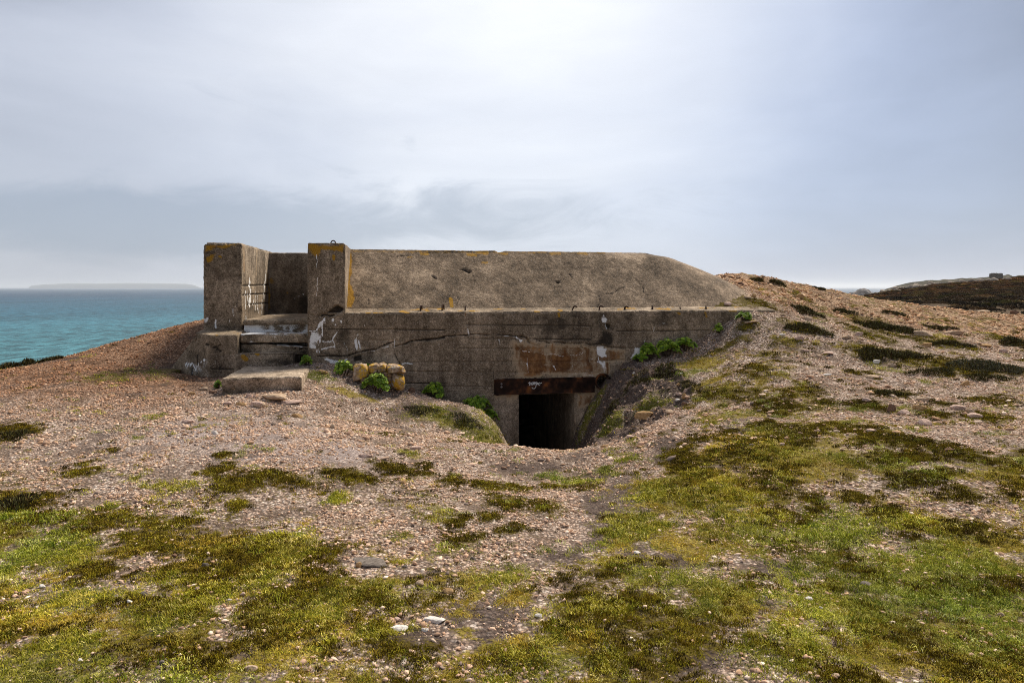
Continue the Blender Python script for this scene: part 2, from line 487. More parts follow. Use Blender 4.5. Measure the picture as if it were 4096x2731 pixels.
def ground_z(x, y):
    x = np.asarray(x, float); y = np.asarray(y, float)
    i = np.clip(np.searchsorted(GXS, x) - 1, 0, len(GXS) - 2)
    j = np.clip(np.searchsorted(GYS, y) - 1, 0, len(GYS) - 2)
    fx = np.clip((x - GXS[i]) / (GXS[i + 1] - GXS[i]), 0, 1)
    fy = np.clip((y - GYS[j]) / (GYS[j + 1] - GYS[j]), 0, 1)
    return (GZ[j, i] * (1 - fx) + GZ[j, i + 1] * fx) * (1 - fy) + (GZ[j + 1, i] * (1 - fx) + GZ[j + 1, i + 1] * fx) * fy

TT = np.concatenate([np.arange(1.5, 12, 0.01), np.arange(12, 30, 0.03)])
def hit(c, x, y, tmin=1.5):
    a, b = ray(c, x, y)
    tt = TT[TT >= tmin]
    dz = EYE + b * tt - ground_z(a * tt, tt)
    k = np.argmax(dz < 0)
    t = tt[k] if dz[k] < 0 else tt[np.argmin(np.where((tt > 6) & (tt < 20), dz, 9))]
    return float(a * t), float(t), float(ground_z(a * t, t))

# ------------------------------------------------------------------ what grows or lies where
COVER = {}
WARPX = GX + 0.22 * fbm2(GX, GY, 1.3, 3, 0.5, 31) + 0.05 * fbm2(GX, GY, 7, 2, 0.5, 33)
WARPY = GY + 0.22 * fbm2(GX, GY, 1.3, 3, 0.5, 41) + 0.05 * fbm2(GX, GY, 7, 2, 0.5, 43)
NFINE = fbm2(GX, GY, 5.0, 4, 0.6, 51)
NMED = fbm2(GX, GY, 1.7, 4, 0.55, 57)
NLOW = fbm2(GX, GY, 0.55, 3, 0.5, 61)
def patches(kind, c, lst, amp=1.0):
    arr = COVER.setdefault(kind, np.zeros_like(GX))
    s = CROPS[c][2]
    for x, y, ru, rv in lst:
        X, Y, Z = hit(c, x, y)
        rx = ru * s * Y / FPX
        near = hit(c, x, y + rv)[1]
        far = hit(c, x, max(y - rv, 5))[1]
        ry = float(np.clip(abs(far - near) / 2, 0.12, 1.3))
        r = np.sqrt(((WARPX - X) / rx) ** 2 + ((WARPY - Y) / ry) ** 2)
        np.maximum(arr, amp * 1.1 * np.exp(-0.75 * r * r), out=arr)

patches("moss", "F", [(1280, 400, 130, 50), (1350, 500, 150, 60), (1600, 460, 180, 40), (1850, 415, 110, 35), (1290, 600, 60, 40), (900, 690, 180, 25), (450, 390, 100, 20), (90, 555, 140, 60),
                      (850, 830, 250, 60), (1400, 870, 250, 60), (1150, 960, 300, 50), (430, 980, 120, 30), (1500, 1230, 150, 50), (1150, 1390, 150, 40), (200, 640, 150, 30), (1260, 320, 50, 20), (60, 190, 130, 60)])
patches("moss", "G", [(150, 260, 170, 50), (450, 215, 220, 20), (640, 200, 60, 25), (830, 280, 130, 30), (1100, 310, 110, 35), (1280, 320, 110, 30), (1180, 420, 200, 50), (1400, 450, 150, 55),
                      (900, 650, 130, 50), (1150, 600, 100, 35), (120, 690, 100, 45), (800, 540, 80, 30), (1000, 510, 90, 25), (250, 1000, 200, 60), (500, 1380, 300, 60), (1300, 1380, 150, 50)])
patches("moss", "H", [(200, 200, 110, 80), (1500, 100, 220, 70), (1600, 330, 250, 50), (2000, 650, 250, 90), (1250, 450, 100, 25), (1950, 430, 250, 50), (1400, 560, 130, 40)])
patches("moss", "D", [(900, 1290, 150, 60), (1450, 1380, 150, 40), (1500, 1260, 130, 25), (2000, 1230, 230, 50), (1950, 1390, 200, 50), (830, 650, 200, 50), (400, 740, 60, 25), (120, 700, 200, 30),
                      (1010, 1180, 180, 40), (200, 1300, 200, 50), (900, 560, 200, 50), (300, 580, 240, 35), (1020, 830, 350, 60), (1500, 720, 220, 30), (1750, 960, 500, 90), (2130, 700, 140, 50)])
patches("moss", "C", [(1100, 790, 380, 40), (1500, 770, 330, 60), (1450, 1050, 150, 60), (1200, 1280, 250, 60), (1850, 1250, 200, 40)])
patches("grass", "F", [(250, 830, 330, 110), (600, 600, 120, 30), (350, 1130, 350, 110), (1000, 1200, 350, 90), (1250, 1080, 200, 50), (1560, 970, 120, 50), (300, 1400, 350, 120), (1100, 1500, 350, 60), (1600, 1180, 250, 60)])
patches("grass", "G", [(850, 740, 110, 50), (600, 1060, 120, 40), (1200, 900, 350, 70), (60, 400, 70, 25), (440, 600, 120, 50), (700, 480, 120, 60), (400, 1270, 100, 40), (1750, 1100, 350, 100), (1600, 1300, 180, 60),
                       (2050, 600, 200, 150), (2150, 900, 200, 100), (1600, 1480, 350, 80), (560, 110, 90, 20), (70, 1130, 180, 70), (2150, 350, 130, 80)])
patches("grass", "H", [(700, 150, 250, 100), (350, 400, 300, 150), (900, 650, 500, 150), (1200, 800, 350, 100), (350, 950, 300, 100), (1700, 900, 600, 200), (1500, 1200, 800, 250), (900, 1350, 500, 200), (2000, 1400, 500, 250), (700, 1000, 300, 100)])
patches("grass", "K", [(350, 1180, 320, 70)])
patches("grass", "B", [(330, 1100, 250, 90), (650, 1250, 250, 80)])
patches("grass", "O", [(1250, 850, 260, 90), (700, 1080, 150, 80), (380, 960, 100, 60), (650, 1240, 150, 40), (1700, 480, 300, 60)], 0.9)
patches("grass", "E", [(1650, 1130, 250, 80), (1100, 1200, 300, 50), (100, 1090, 200, 40)], 0.85)
patches("dry", "F", [(1180, 770, 120, 30), (620, 860, 140, 40), (1620, 1310, 120, 25), (1750, 1420, 120, 30), (250, 1290, 250, 40), (1150, 1280, 100, 20), (1350, 800, 150, 40)])
patches("dry", "G", [(400, 900, 200, 40), (1050, 1000, 80, 35), (2180, 700, 100, 40), (1350, 1000, 100, 40), (850, 1530, 200, 40), (2100, 300, 140, 40)])
patches("dry", "H", [(950, 220, 350, 120), (250, 730, 250, 60), (1600, 600, 250, 60), (450, 1150, 250, 60), (1950, 850, 200, 50), (150, 350, 150, 50), (450, 330, 250, 60)])
patches("dry", "O", [(2050, 700, 250, 60), (1950, 560, 250, 30), (2050, 1050, 200, 50), (1800, 350, 300, 80)])
patches("dry", "K", [(900, 1480, 500, 40)], 0.8)
patches("soil", "G", [(1850, 500, 130, 220), (2000, 760, 120, 100), (1150, 1130, 250, 120), (700, 1300, 250, 50), (1200, 1280, 150, 80), (1950, 330, 120, 90)])
patches("soil", "G", [(1950, 330, 150, 150), (1800, 640, 190, 140), (1560, 760, 170, 60), (1300, 200, 260, 40), (1750, 250, 170, 60)], 0.85)
patches("soil", "F", [(530, 670, 120, 40), (790, 1320, 150, 30), (1500, 1400, 150, 50)])
patches("soil", "H", [(100, 150, 120, 120), (60, 520, 90, 60), (170, 800, 160, 70), (80, 1200, 120, 120), (200, 1420, 250, 60), (750, 850, 150, 60), (1250, 960, 150, 40)])
patches("soil", "O", [(1300, 560, 330, 130), (800, 640, 250, 150), (750, 900, 200, 150), (500, 1150, 250, 100), (1750, 620, 120, 100), (1000, 420, 200, 60)])
patches("soil", "B", [(150, 1040, 150, 80), (850, 1200, 80, 120)])
patches("soil", "E", [(1880, 1080, 200, 60)])
patches("lush", "B", [(420, 1150, 220, 60), (650, 1260, 250, 60), (800, 1300, 120, 40)], 0.85)
patches("soil", "B", [(180, 1050, 240, 60), (480, 1060, 200, 30), (760, 1180, 120, 60)])
patches("lush", "K", [(350, 1180, 300, 60)], 0.9)
patches("lush", "O", [(1250, 860, 240, 80), (680, 1090, 140, 70), (370, 960, 110, 60), (600, 1250, 160, 40)])
patches("pale", "F", [(1300, 180, 420, 80), (1500, 300, 300, 60), (1900, 300, 200, 60)])
patches("gravel", "G", [(450, 1130, 250, 90), (1450, 700, 250, 150), (400, 800, 420, 60), (700, 600, 400, 120)], 0.8)

# raw earth of the dug-out banks
bank = [hit("O", x_, y_)[:2] for x_, y_ in ((470, 1400), (900, 1250), (1250, 1080), (1560, 900), (1820, 760), (1720, 600), (1500, 440), (1100, 400), (900, 420))]
bank += [to_world(wp("B", x_, 700, 0.1)[0], 0.1) for x_ in (2060, 1800, 1560, 1400)]
bk = np.zeros_like(GX)
ins_ = np.zeros(GX.shape, bool)
for (x1_, y1_), (x2_, y2_) in zip(bank, bank[1:] + bank[:1]):
    ins_ ^= ((y1_ > WARPY) != (y2_ > WARPY)) & (WARPX < (x2_ - x1_) * (WARPY - y1_) / (y2_ - y1_ + 1e-12) + x1_)
bk[ins_] = 1.0
for _ in range(3):
    bk[1:-1, 1:-1] = (bk[1:-1, 1:-1] * 2 + bk[:-2, 1:-1] + bk[2:, 1:-1] + bk[1:-1, :-2] + bk[1:-1, 2:]) / 6
COVER["soil"] = np.maximum(COVER["soil"], 1.0 * bk)
# foreground turf: a mosaic of moss, green and straw coloured grass; the worn ground round the entrance stays gravel
WX2 = GX + 0.55 * fbm2(GX, GY, 1.1, 5, 0.62, 151); WY2 = GY + 0.65 * fbm2(GX, GY, 1.1, 5, 0.62, 161)
def region(poly_px, extra, blur):
    P_ = [hit("P", u_, v_)[:2] for u_, v_ in poly_px] + list(extra)
    ins_ = np.zeros(GX.shape, bool)
    for (x1_, y1_), (x2_, y2_) in zip(P_, P_[1:] + P_[:1]):
        ins_ ^= ((y1_ > WY2) != (y2_ > WY2)) & (WX2 < (x2_ - x1_) * (WY2 - y1_) / (y2_ - y1_ + 1e-12) + x1_)
    o = ins_.astype(float)
    for _ in range(blur):
        o[1:-1, 1:-1] = (o[1:-1, 1:-1] * 2 + o[:-2, 1:-1] + o[2:, 1:-1] + o[1:-1, :-2] + o[1:-1, 2:]) / 6
    return o
turf = region([(-300, 1120), (0, 1130), (300, 1185), (600, 1215), (800, 1265), (1000, 1290), (1176, 1310), (1350, 1270), (1450, 1190), (1530, 1080), (1560, 980), (1620, 880), (1660, 810), (1780, 800), (1880, 900), (2000, 980), (2150, 1030), (2352, 1045), (2700, 1050)],
              [(9, -3), (-9, -3)], 30)
mid_t = region([(-300, 1040), (0, 1050), (250, 1090), (500, 1070), (900, 1080), (1200, 1110), (1500, 1060), (1560, 1000), (1600, 950), (2352, 880), (2700, 880)], [(9, -3), (-9, -3)], 30)
gk = np.clip(COVER["gravel"], 0, 1) * 0.75
T = np.clip((turf * (0.62 + 0.55 * sstep(fbm2(GX, GY, 1.7, 5, 0.66, 171), -0.25, 0.25)) + 0.30 * mid_t) * (1 - gk), 0, 1)
MOS = fbm2(GX, GY, 3.4, 5, 0.68, 87)
N1 = fbm2(GX, GY, 1.5, 5, 0.62, 101); N2 = fbm2(GX, GY, 2.3, 5, 0.66, 111); N3 = fbm2(GX, GY, 2.9, 5, 0.68, 121)
green_bias = 0.30 * sstep(GX, 0.8, 2.5) * sstep(4.8 - GY, 0, 1.5) + 0.25 * sstep(-GX, 1.0, 2.5) * sstep(4.6 - GY, 0, 1.2) - 0.12
moss = np.maximum(COVER["moss"], T * sstep(N1 + 0.5 * MOS - green_bias * 0.8, -0.22, 0.30) * 0.95)
grass = np.maximum(COVER["grass"] * np.clip(0.70 - 0.8 * MOS, 0.2, 1.0), T * sstep(N2 - 0.35 * MOS + green_bias, -0.22, 0.42) * 0.9)
dry = np.maximum(COVER["dry"], T * sstep(N3 + 0.2 * MOS, -0.22, 0.28) * 0.9)
soil = np.maximum(COVER["soil"], T * sstep(fbm2(GX, GY, 2.6, 5, 0.66, 75), 0.05, 0.42) * 0.75)
hill = sstep(GX - 3.0, 0, 2) * sstep(GY - 7.2, 0, 2.0)
moss = np.maximum(moss, hill * sstep(NMED + 0.5 * MOS, 0.05, 0.45) * 0.85)
dry = np.maximum(dry, hill * sstep(N3 + 0.3 * MOS, 0.08, 0.45) * 0.75)
grass = np.maximum(grass, hill * sstep(N2 - 0.3 * MOS, 0.15, 0.5) * 0.65)
midv = sstep(GY, 4.6, 5.6) * sstep(8.4 - GY, 0, 1.0)
moss = np.maximum(moss, midv * sstep(N1 + 0.6 * MOS, 0.24, 0.55) * 0.75)
grass = np.maximum(grass, midv * sstep(N2 - 0.5 * MOS, 0.24, 0.5) * 0.7)
lush = np.clip(COVER["lush"], 0, 1)
grass = np.maximum(grass, lush); soil = soil * (1 - 0.8 * lush)
soil = np.maximum(soil, (1 - T) * sstep(fbm2(GX, GY, 1.3, 5, 0.62, 131), 0.02, 0.42) * 0.60)
brown = sstep(-3.2 - GX, 0, 1.5) * sstep(GY - 6.8, 0, 2.5)            # rusty brown scree on the seaward slope
ochre = np.clip(hill * sstep(GY, 10.5, 14), 0, 1)                     # ochre rubble on the rise
GZ += bk * (0.20 * (0.35 - 1.6 * np.abs(fbm2(GX, GY, 1.9, 4, 0.6, 149))) + 0.13 * fbm2(GX, GY, 3.2, 5, 0.70, 141) + 0.07 * np.abs(fbm2(GX, GY, 8.0, 3, 0.6, 143)))
GZ += 0.012 * sstep(moss + 0.5 * NFINE, 0.3, 0.8) + 0.010 * grass - 0.006 * soil * sstep(GY, 0, 8)

cov1 = np.stack([moss.ravel(), grass.ravel(), soil.ravel(), dry.ravel()], 1)
cov2 = np.stack([brown.ravel(), ochre.ravel(), np.clip(COVER["pale"], 0, 1).ravel(), np.ones(GX.size)], 1)

def ground_material():
    m, t = newmat("cliff_top_soil")
    co = t.n("ShaderNodeTexCoord").outputs["Object"]
    a1 = t.n("ShaderNodeAttribute", attribute_name="cover_plants")
    s1 = t.n("ShaderNodeSeparateColor", {0: a1.outputs["Color"]})
    a2 = t.n("ShaderNodeAttribute", attribute_name="cover_soil")
    s2 = t.n("ShaderNodeSeparateColor", {0: a2.outputs["Color"]})
    fine = t.noise(co, 45, 4, 0.7)
    mid = t.noise(co, 9, 5, 0.65)
    low = t.noise(co, 1.1, 4, 0.6)
    v = t.n("ShaderNodeTexVoronoi", {"Vector": co, "Scale": 48.0, "Randomness": 1.0})
    vr = t.n("ShaderNodeSeparateColor", {0: v.outputs["Color"]})
    v2 = t.n("ShaderNodeTexVoronoi", {"Vector": co, "Scale": 17.0})
    vr2 = t.n("ShaderNodeSeparateColor", {0: v2.outputs["Color"]})
    # grit: pebble by pebble colours with dark gaps between
    grit = t.ramp(vr.outputs[0], [(0.0, (0.12, 0.082, 0.062)), (0.25, (0.32, 0.225, 0.165)), (0.55, (0.53, 0.385, 0.295)), (0.8, (0.65, 0.50, 0.39)), (1.0, (0.78, 0.66, 0.56))])
    grit = t.mix(t.math("MULTIPLY", t.smooth(v.outputs["Distance"], 0.38, 0.62), 0.75), grit, (0.085, 0.06, 0.047))
    big = t.mix(t.smooth(v2.outputs["Distance"], 0.3, 0.2), grit, t.ramp(vr2.outputs[1], [(0.0, (0.30, 0.20, 0.14)), (0.6, (0.52, 0.40, 0.31)), (1.0, (0.66, 0.55, 0.46))]))
    grit = t.mix(t.smooth(vr2.outputs[0], 0.72, 0.76), grit, big)
    mot = t.noise(co, 3.2, 6, 0.68)
    grit = t.mix(t.math("MULTIPLY", t.smooth(mot, 0.46, 0.62), 0.80), grit, t.ramp(fine, [(0.3, (0.055, 0.038, 0.027)), (0.55, (0.15, 0.105, 0.075)), (0.75, (0.34, 0.25, 0.19))]))
    grit = t.mix(t.math("MULTIPLY", s2.outputs[2], 0.55), grit, t.ramp(fine, [(0.3, (0.25, 0.20, 0.185)), (0.7, (0.50, 0.42, 0.40))]))
    grit = t.mix(s2.outputs[0], grit, t.mix(1.0, grit, (0.68, 0.53, 0.42), "MULTIPLY"))
    grit = t.mix(s2.outputs[1], grit, t.mix(1.0, grit, (1.02, 0.89, 0.71), "MULTIPLY"))
    wob = t.math("ADD", t.math("MULTIPLY", t.math("SUBTRACT", mid, 0.5), 2.0), t.math("MULTIPLY", t.math("SUBTRACT", fine, 0.5), 1.6))
    def msk(s, lo, hi):
        return t.math("MULTIPLY", t.smooth(s, 0.02, 0.15), t.smooth(t.math("ADD", s, wob), lo, hi))
    soilc = t.ramp(fine, [(0.3, (0.026, 0.018, 0.0145)), (0.55, (0.088, 0.063, 0.052)), (0.75, (0.24, 0.18, 0.15))])
    c = t.mix(t.math("MULTIPLY", msk(s1.outputs[2], 0.3, 0.8), 0.85), grit, soilc)
    dryc = t.ramp(fine, [(0.3, (0.065, 0.044, 0.006)), (0.5, (0.20, 0.145, 0.020)), (0.7, (0.40, 0.32, 0.07))])
    c = t.mix(t.math("MULTIPLY", msk(a1.outputs["Alpha"], 0.35, 0.8), 0.85), c, dryc)
    grassc = t.ramp(fine, [(0.3, (0.040, 0.036, 0.006)), (0.5, (0.15, 0.142, 0.016)), (0.72, (0.36, 0.32, 0.06))])
    grassc = t.mix(1.0, grassc, t.ramp(t.noise(co, 2.4, 5, 0.65), [(0.36, (0.34, 0.42, 0.30)), (0.62, (1.05, 1.0, 1.0))]), "MULTIPLY")
    c = t.mix(t.math("MULTIPLY", msk(s1.outputs[1], 0.25, 0.90), 0.9), c, grassc)
    mossc = t.ramp(t.math("ADD", t.math("MULTIPLY", fine, 0.6), t.math("MULTIPLY", low, 0.4)), [(0.36, (0.022, 0.015, 0.003)), (0.5, (0.082, 0.060, 0.008)), (0.62, (0.17, 0.135, 0.014)), (0.75, (0.32, 0.27, 0.04))])
    c = t.mix(t.math("MULTIPLY", msk(s1.outputs[0], 0.30, 0.95), 0.95), c, mossc)
    h = t.math("SUBTRACT", t.math("ADD", t.math("MULTIPLY", fine, 0.8), t.math("MULTIPLY", mid, 0.7)), t.math("MULTIPLY", v.outputs["Distance"], 0.7))
    finish(t, c, 0.95, h, 0.9, 0.02, 0.05)
    return m
M_GROUND = ground_material()
gverts = np.stack([GX.ravel(), GY.ravel(), GZ.ravel()], 1)
ground = mesh_obj("ground", gverts, grid_faces(len(GXS), len(GYS)), M_GROUND, None, {"cover_plants": cov1, "cover_soil": cov2}, True)
tag(ground, "gritty cliff top ground with moss, grass and a worn hollow", kind="structure")

def cover_at(arr, x, y):
    i = np.clip(np.searchsorted(GXS, x), 0, len(GXS) - 1)
    j = np.clip(np.searchsorted(GYS, y), 0, len(GYS) - 1)
    return arr[j, i]

# ================================================================== sea, island, far land, haze
SEA_Z = EYE - 26.0
def sea_material():
    m, t = newmat("sea_water")
    pos = t.n("ShaderNodeNewGeometry").outputs["Position"]
    sp = t.n("ShaderNodeSeparateXYZ", {0: pos})
    dist = t.math("SQRT", t.math("ADD", t.math("MULTIPLY", sp.outputs[0], sp.outputs[0]), t.math("MULTIPLY", sp.outputs[1], sp.outputs[1])))
    ld = t.math("LOGARITHM", dist, 10.0)
    waves = t.noise(t.scalev(pos, (0.20, 0.075, 0.05)), 1.0, 7, 0.68)
    waves2 = t.noise(t.scalev(pos, (0.009, 0.0032, 0.01)), 1.0, 5, 0.6)
    swell = t.noise(t.scalev(pos, (0.0014, 0.0005, 0.001)), 1.0, 4, 0.55)
    # shallow sandy water by the shore, deep water further out
    c = t.ramp(t.math("DIVIDE", t.math("SUBTRACT", ld, 2.2), 2.0), [(0.0, (0.110, 0.300, 0.320)), (0.16, (0.064, 0.200, 0.235)), (0.36, (0.030, 0.108, 0.155)), (0.60, (0.018, 0.052, 0.095)), (1.0, (0.016, 0.046, 0.088))])
    k = t.math("ADD", t.math("MULTIPLY", t.math("SUBTRACT", waves, 0.5), 4.2), t.math("ADD", t.math("MULTIPLY", t.math("SUBTRACT", waves2, 0.5), 1.2), t.math("MULTIPLY", t.math("SUBTRACT", swell, 0.5), 0.7)))
    kk = t.math("ADD", 1.0, k)
    c = t.mix(1.0, c, t.n("ShaderNodeCombineXYZ", {0: kk, 1: kk, 2: kk}).outputs[0], "MULTIPLY")
    foam = t.math("MULTIPLY", t.smooth(t.noise(t.scalev(pos, (0.10, 0.055, 0.1)), 1.0, 5, 0.7), 0.71, 0.75), 0.6)
    c = t.mix(foam, c, (0.7, 0.72, 0.72))
    finish(t, c, 0.45, t.math("ADD", waves, waves2), 1.0, 4.0, 0.06)
    return m
S = 60000.0
n = 41
q = np.sign(np.linspace(-1, 1, n)) * np.abs(np.linspace(-1, 1, n)) ** 3 * S
sx, sy = np.meshgrid(q, q)
sea = mesh_obj("sea", np.stack([sx.ravel(), sy.ravel(), np.full(n * n, SEA_Z)], 1), grid_faces(n, n), sea_material())
tag(sea, "turquoise choppy sea darkening towards the horizon", kind="structure")

# long low island on the horizon
ID = 14000.0
prof = [(300, 262), (320, 243), (360, 236), (450, 228), (620, 221), (800, 215), (1000, 220), (1300, 213), (1500, 214), (1700, 217), (1950, 222), (2030, 235), (2080, 256), (2100, 262)]
M_ISLE = simple_mat("island_cliff", [(0.3, (0.05, 0.055, 0.045)), (0.7, (0.12, 0.12, 0.10))], 0.004)
xs = np.linspace(300, 2100, 140)
ys = np.interp(xs, [p[0] for p in prof], [p[1] for p in prof]) + 1.2 * fbm2(xs, xs * 0, 0.03, 4)
iv = []
rows = [(0.0, 0.0), (0.0, 0.55), (60, 0.92), (260, 1.0), (900, 0.9), (1500, 0.0)]
for dd, hf in rows:
    for x, y in zip(xs, ys):
        a, b = ray("E", x, y)
        ztop = max(EYE + b * ID - SEA_Z, 4.0)
        iv.append((a * (ID + dd), ID + dd, SEA_Z - 0.5 + hf * ztop))
island = mesh_obj("island", iv, grid_faces(len(xs), len(rows)), M_ISLE)
tag(island, "long low hazy island on the horizon across the sea", kind="structure")

# heath hill to the right, behind the rise
HP = []
def h_(x, y, d): HP.append(pt("P", x * 2352 / 4096, y * 2352 / 4096, d))
for x, y in ((3300, 1225), (3400, 1196), (3470, 1180), (3538, 1166), (3593, 1154), (3684, 1147), (3837, 1135), (3943, 1121), (4019, 1114), (4096, 1106), (4300, 1095), (4700, 1085)):
    h_(x, y, 95)
for x, y in ((3500, 1190), (3600, 1176), (3700, 1168), (3837, 1156), (3943, 1146), (4096, 1132), (4400, 1120)):
    h_(x, y, 76)
for x, y, d in ((3500, 1215, 55), (3700, 1196, 55), (3900, 1188, 55), (4096, 1175, 55), (4500, 1165, 55), (3400, 1240, 45), (3700, 1240, 38), (4000, 1236, 38), (4400, 1225, 36),
                (3300, 1330, 30), (3700, 1325, 28), (4100, 1320, 27), (4700, 1300, 27), (3100, 1290, 70), (3000, 1350, 95)):
    h_(x, y, d)
for x, d, zr in ((3300, 125, -7), (3700, 125, -4), (4100, 125, -3), (4700, 125, -2), (2950, 120, -14), (2800, 60, -12)):
    HP.append(((x - CX) / FPX * d, d, EYE + zr))
HFIT = tps_fit(HP, 0.5)
hxs = np.linspace(7, 125, 190); hys = np.linspace(22, 135, 180)
hx, hy = np.meshgrid(hxs, hys)
def heath_z(x, y):
    return tps_eval(HFIT, x, y) - 0.30 + 0.34 * fbm2(x, y, 0.16, 5, 0.6, 81)
hz = heath_z(hx, hy)
hz = np.where((hx < 29.5) & (hy < 29.5), np.minimum(hz, EYE - 3.0), hz)
M_HEATH = simple_mat("heath_soil", [(0.3, (0.028, 0.019, 0.012)), (0.5, (0.085, 0.056, 0.032)), (0.68, (0.22, 0.15, 0.08))], 0.8, 0.95, 0.1, 0.8, 0.1, None, 0.0, 8.0)
heath = mesh_obj("heath_hill", np.stack([hx.ravel(), hy.ravel(), hz.ravel()], 1), grid_faces(len(hxs), len(hys)), M_HEATH, None, None, True)
tag(heath, "dark heather covered hill behind the rise on the right", kind="structure")

# headland beyond it
HD = 370.0
hp = [(3480, 1190), (3530, 1166), (3572, 1151), (3600, 1141), (3639, 1134.6), (3684, 1128.5), (3760, 1122), (3837, 1118), (3900, 1116), (3940, 1113), (3958, 1111), (4008, 1108), (4030, 1101), (4050, 1108), (4096, 1104), (4300, 1096), (4700, 1090)]
hxx = np.linspace(3480, 4700, 200)
hyy = np.interp(hxx, [p[0] for p in hp], [p[1] for p in hp]) - 4.0 + 1.2 * fbm2(hxx, hxx * 0, 0.05, 3, 0.5, 4)
hv = []
hrows = [(-90, None, 0.0), (-70, -5.0, 0.0), (-45, 0.15, 1), (-20, 0.62, 1), (0, 1.0, 1), (30, 0.9, 1), (80, None, 0.0)]
for dd, f, k in hrows:
    for i, (x, y) in enumerate(zip(hxx, hyy)):
        zt = -(y - HY) / FPX * HD
        z = SEA_Z - 2 if f is None else (EYE + f if not k else EYE - 5 + (zt + 5) * f)
        if k: z += 0.35 * float(vnoise(np.array([[i * 0.35, dd * 0.06, 0.2]]))[0])
        hv.append(((x - CX) / FPX * HD * (HD + dd) / HD, HD + dd, z))
M_HEAD = simple_mat("headland_turf", [(0.3, (0.022, 0.019, 0.012)), (0.55, (0.055, 0.047, 0.028)), (0.72, (0.13, 0.11, 0.08))], 0.12, 0.95, 0.3, 0.6, 0.1, None, 0.0, 8.0)
headland = mesh_obj("headland", hv, grid_faces(len(hxx), len(hrows)), M_HEAD)
tag(headland, "olive brown headland on the skyline at far right", kind="structure")

# air
M_HAZE, th = newmat("sea_haze")
pv = th.n("ShaderNodeVolumePrincipled", {"Color": (0.95, 0.975, 1.0, 1), "Density": 0.00008, "Anisotropy": 0.3})
th.n("ShaderNodeOutputMaterial", {"Volume": pv.outputs[0]})
hb, zl, zh = 64000.0, SEA_Z - 4.0, EYE + 110.0
hvv = [(x, y, z) for z in (zl, zh) for x, y in ((-hb, -hb), (hb, -hb), (hb, hb), (-hb, hb))]
haze = mesh_obj("haze", hvv, [(3, 2, 1, 0), (4, 5, 6, 7), (0, 1, 5, 4), (1, 2, 6, 5), (2, 3, 7, 6), (3, 0, 4, 7)], M_HAZE)
tag(haze, "pale sea haze in the air", kind="stuff")

# ================================================================== concrete blocks with real relief
def seg_dist(px_, pz_, a, b):
    ax, az_ = a; bx, bz = b
    dx, dz = bx - ax, bz - az_
    L = dx * dx + dz * dz + 1e-12
    tt = np.clip(((px_ - ax) * dx + (pz_ - az_) * dz) / L, 0, 1)
    return np.hypot(px_ - (ax + tt * dx), pz_ - (az_ + tt * dz))
def poly_dist(px_, pz_, pts):
    d = np.full(px_.shape, 1e9)
    for a, b in zip(pts[:-1], pts[1:]):
        d = np.minimum(d, seg_dist(px_, pz_, a, b))
    return d
def in_poly(px_, pz_, pts):
    ins = np.zeros(px_.shape, bool)
    n = len(pts)
    for i in range(n):
        (x1, y1), (x2, y2) = pts[i], pts[(i + 1) % n]
        c = ((y1 > pz_) != (y2 > pz_)) & (px_ < (x2 - x1) * (pz_ - y1) / (y2 - y1 + 1e-12) + x1)
        ins ^= c
    return ins

class Marks:
    """stains and relief drawn on one plane of the concrete, in metres"""
    def __init__(self, u, v):
        self.u, self.v = u, v
        n = len(u)
        self.lime = np.zeros(n); self.rust = np.zeros(n); self.lich = np.zeros(n); self.dark = np.zeros(n); self.disp = np.zeros(n)
        p = np.stack([u * 14, v * 14, np.zeros(n)], 1)
        self.wu = u + 0.030 * fbm(p * 0.5, 5, 0.62, 5)
        self.wv = v + 0.030 * fbm(p * 0.5, 5, 0.62, 8)
        self.au = self.wu + 0.075 * fbm(p * 0.22, 4, 0.6, 25); self.av = self.wv + 0.075 * fbm(p * 0.22, 4, 0.6, 28)
        self.wvar = np.clip(0.75 + 1.7 * fbm(np.stack([u * 12, v * 8, u * 0 + 5.5], 1), 4, 0.62, 35), 0.08, 2.0)
        self.strk = fbm(np.stack([u * 9, v * 1.6, u * 0 + 2.5], 1), 4, 0.6, 15)
        self.brk = fbm(np.stack([u * 7, v * 7, u * 0 + 0.5], 1), 5, 0.65, 12)
    def stroke(self, ch, pts, width, amp=1.0, soft=0.6):
        d = poly_dist(self.wu, self.wv, pts)
        a = getattr(self, ch)
        width = width * (self.wvar if ch == "lime" else 1.0)
        np.maximum(a, amp * np.clip((width / 2 - d) / (width / 2 * soft) + 0.35, 0, 1) * (d < width), out=a)
    def area(self, ch, pts, soft=0.03, amp=1.0):
        d = poly_dist(self.au, self.av, pts + [pts[0]])
        s = np.where(in_poly(self.au, self.av, pts), 1, -1) * d
        a = getattr(self, ch)
        np.maximum(a, amp * np.clip(0.5 + s / (2 * soft), 0, 1), out=a)
    def groove(self, pts, width, depth, dark=0.9, jitter=True):
        d = poly_dist(self.wu if jitter else self.u, self.wv if jitter else self.v, pts)
        k = np.clip(1 - d / (width * np.clip(0.62 + 1.1 * self.brk, 0.22, 1.3) if jitter else width), 0, 1)
        self.disp -= depth * sstep(k, 0, 0.7)
        np.maximum(self.dark, dark * sstep(k, 0.1, 0.8), out=self.dark)
    def hollow(self, pts, depth, soft=0.02, dark=0.0):
        d = poly_dist(self.wu, self.wv, pts + [pts[0]])
        s = np.where(in_poly(self.wu, self.wv, pts), 1, -1) * d
        k = sstep(s, -soft * 0.3, soft)
        self.disp -= k * depth * (0.7 + 0.5 * fbm(np.stack([self.u * 22, self.v * 22, self.u * 0], 1), 3, 0.6, 3))
        np.maximum(self.dark, dark * k, out=self.dark)

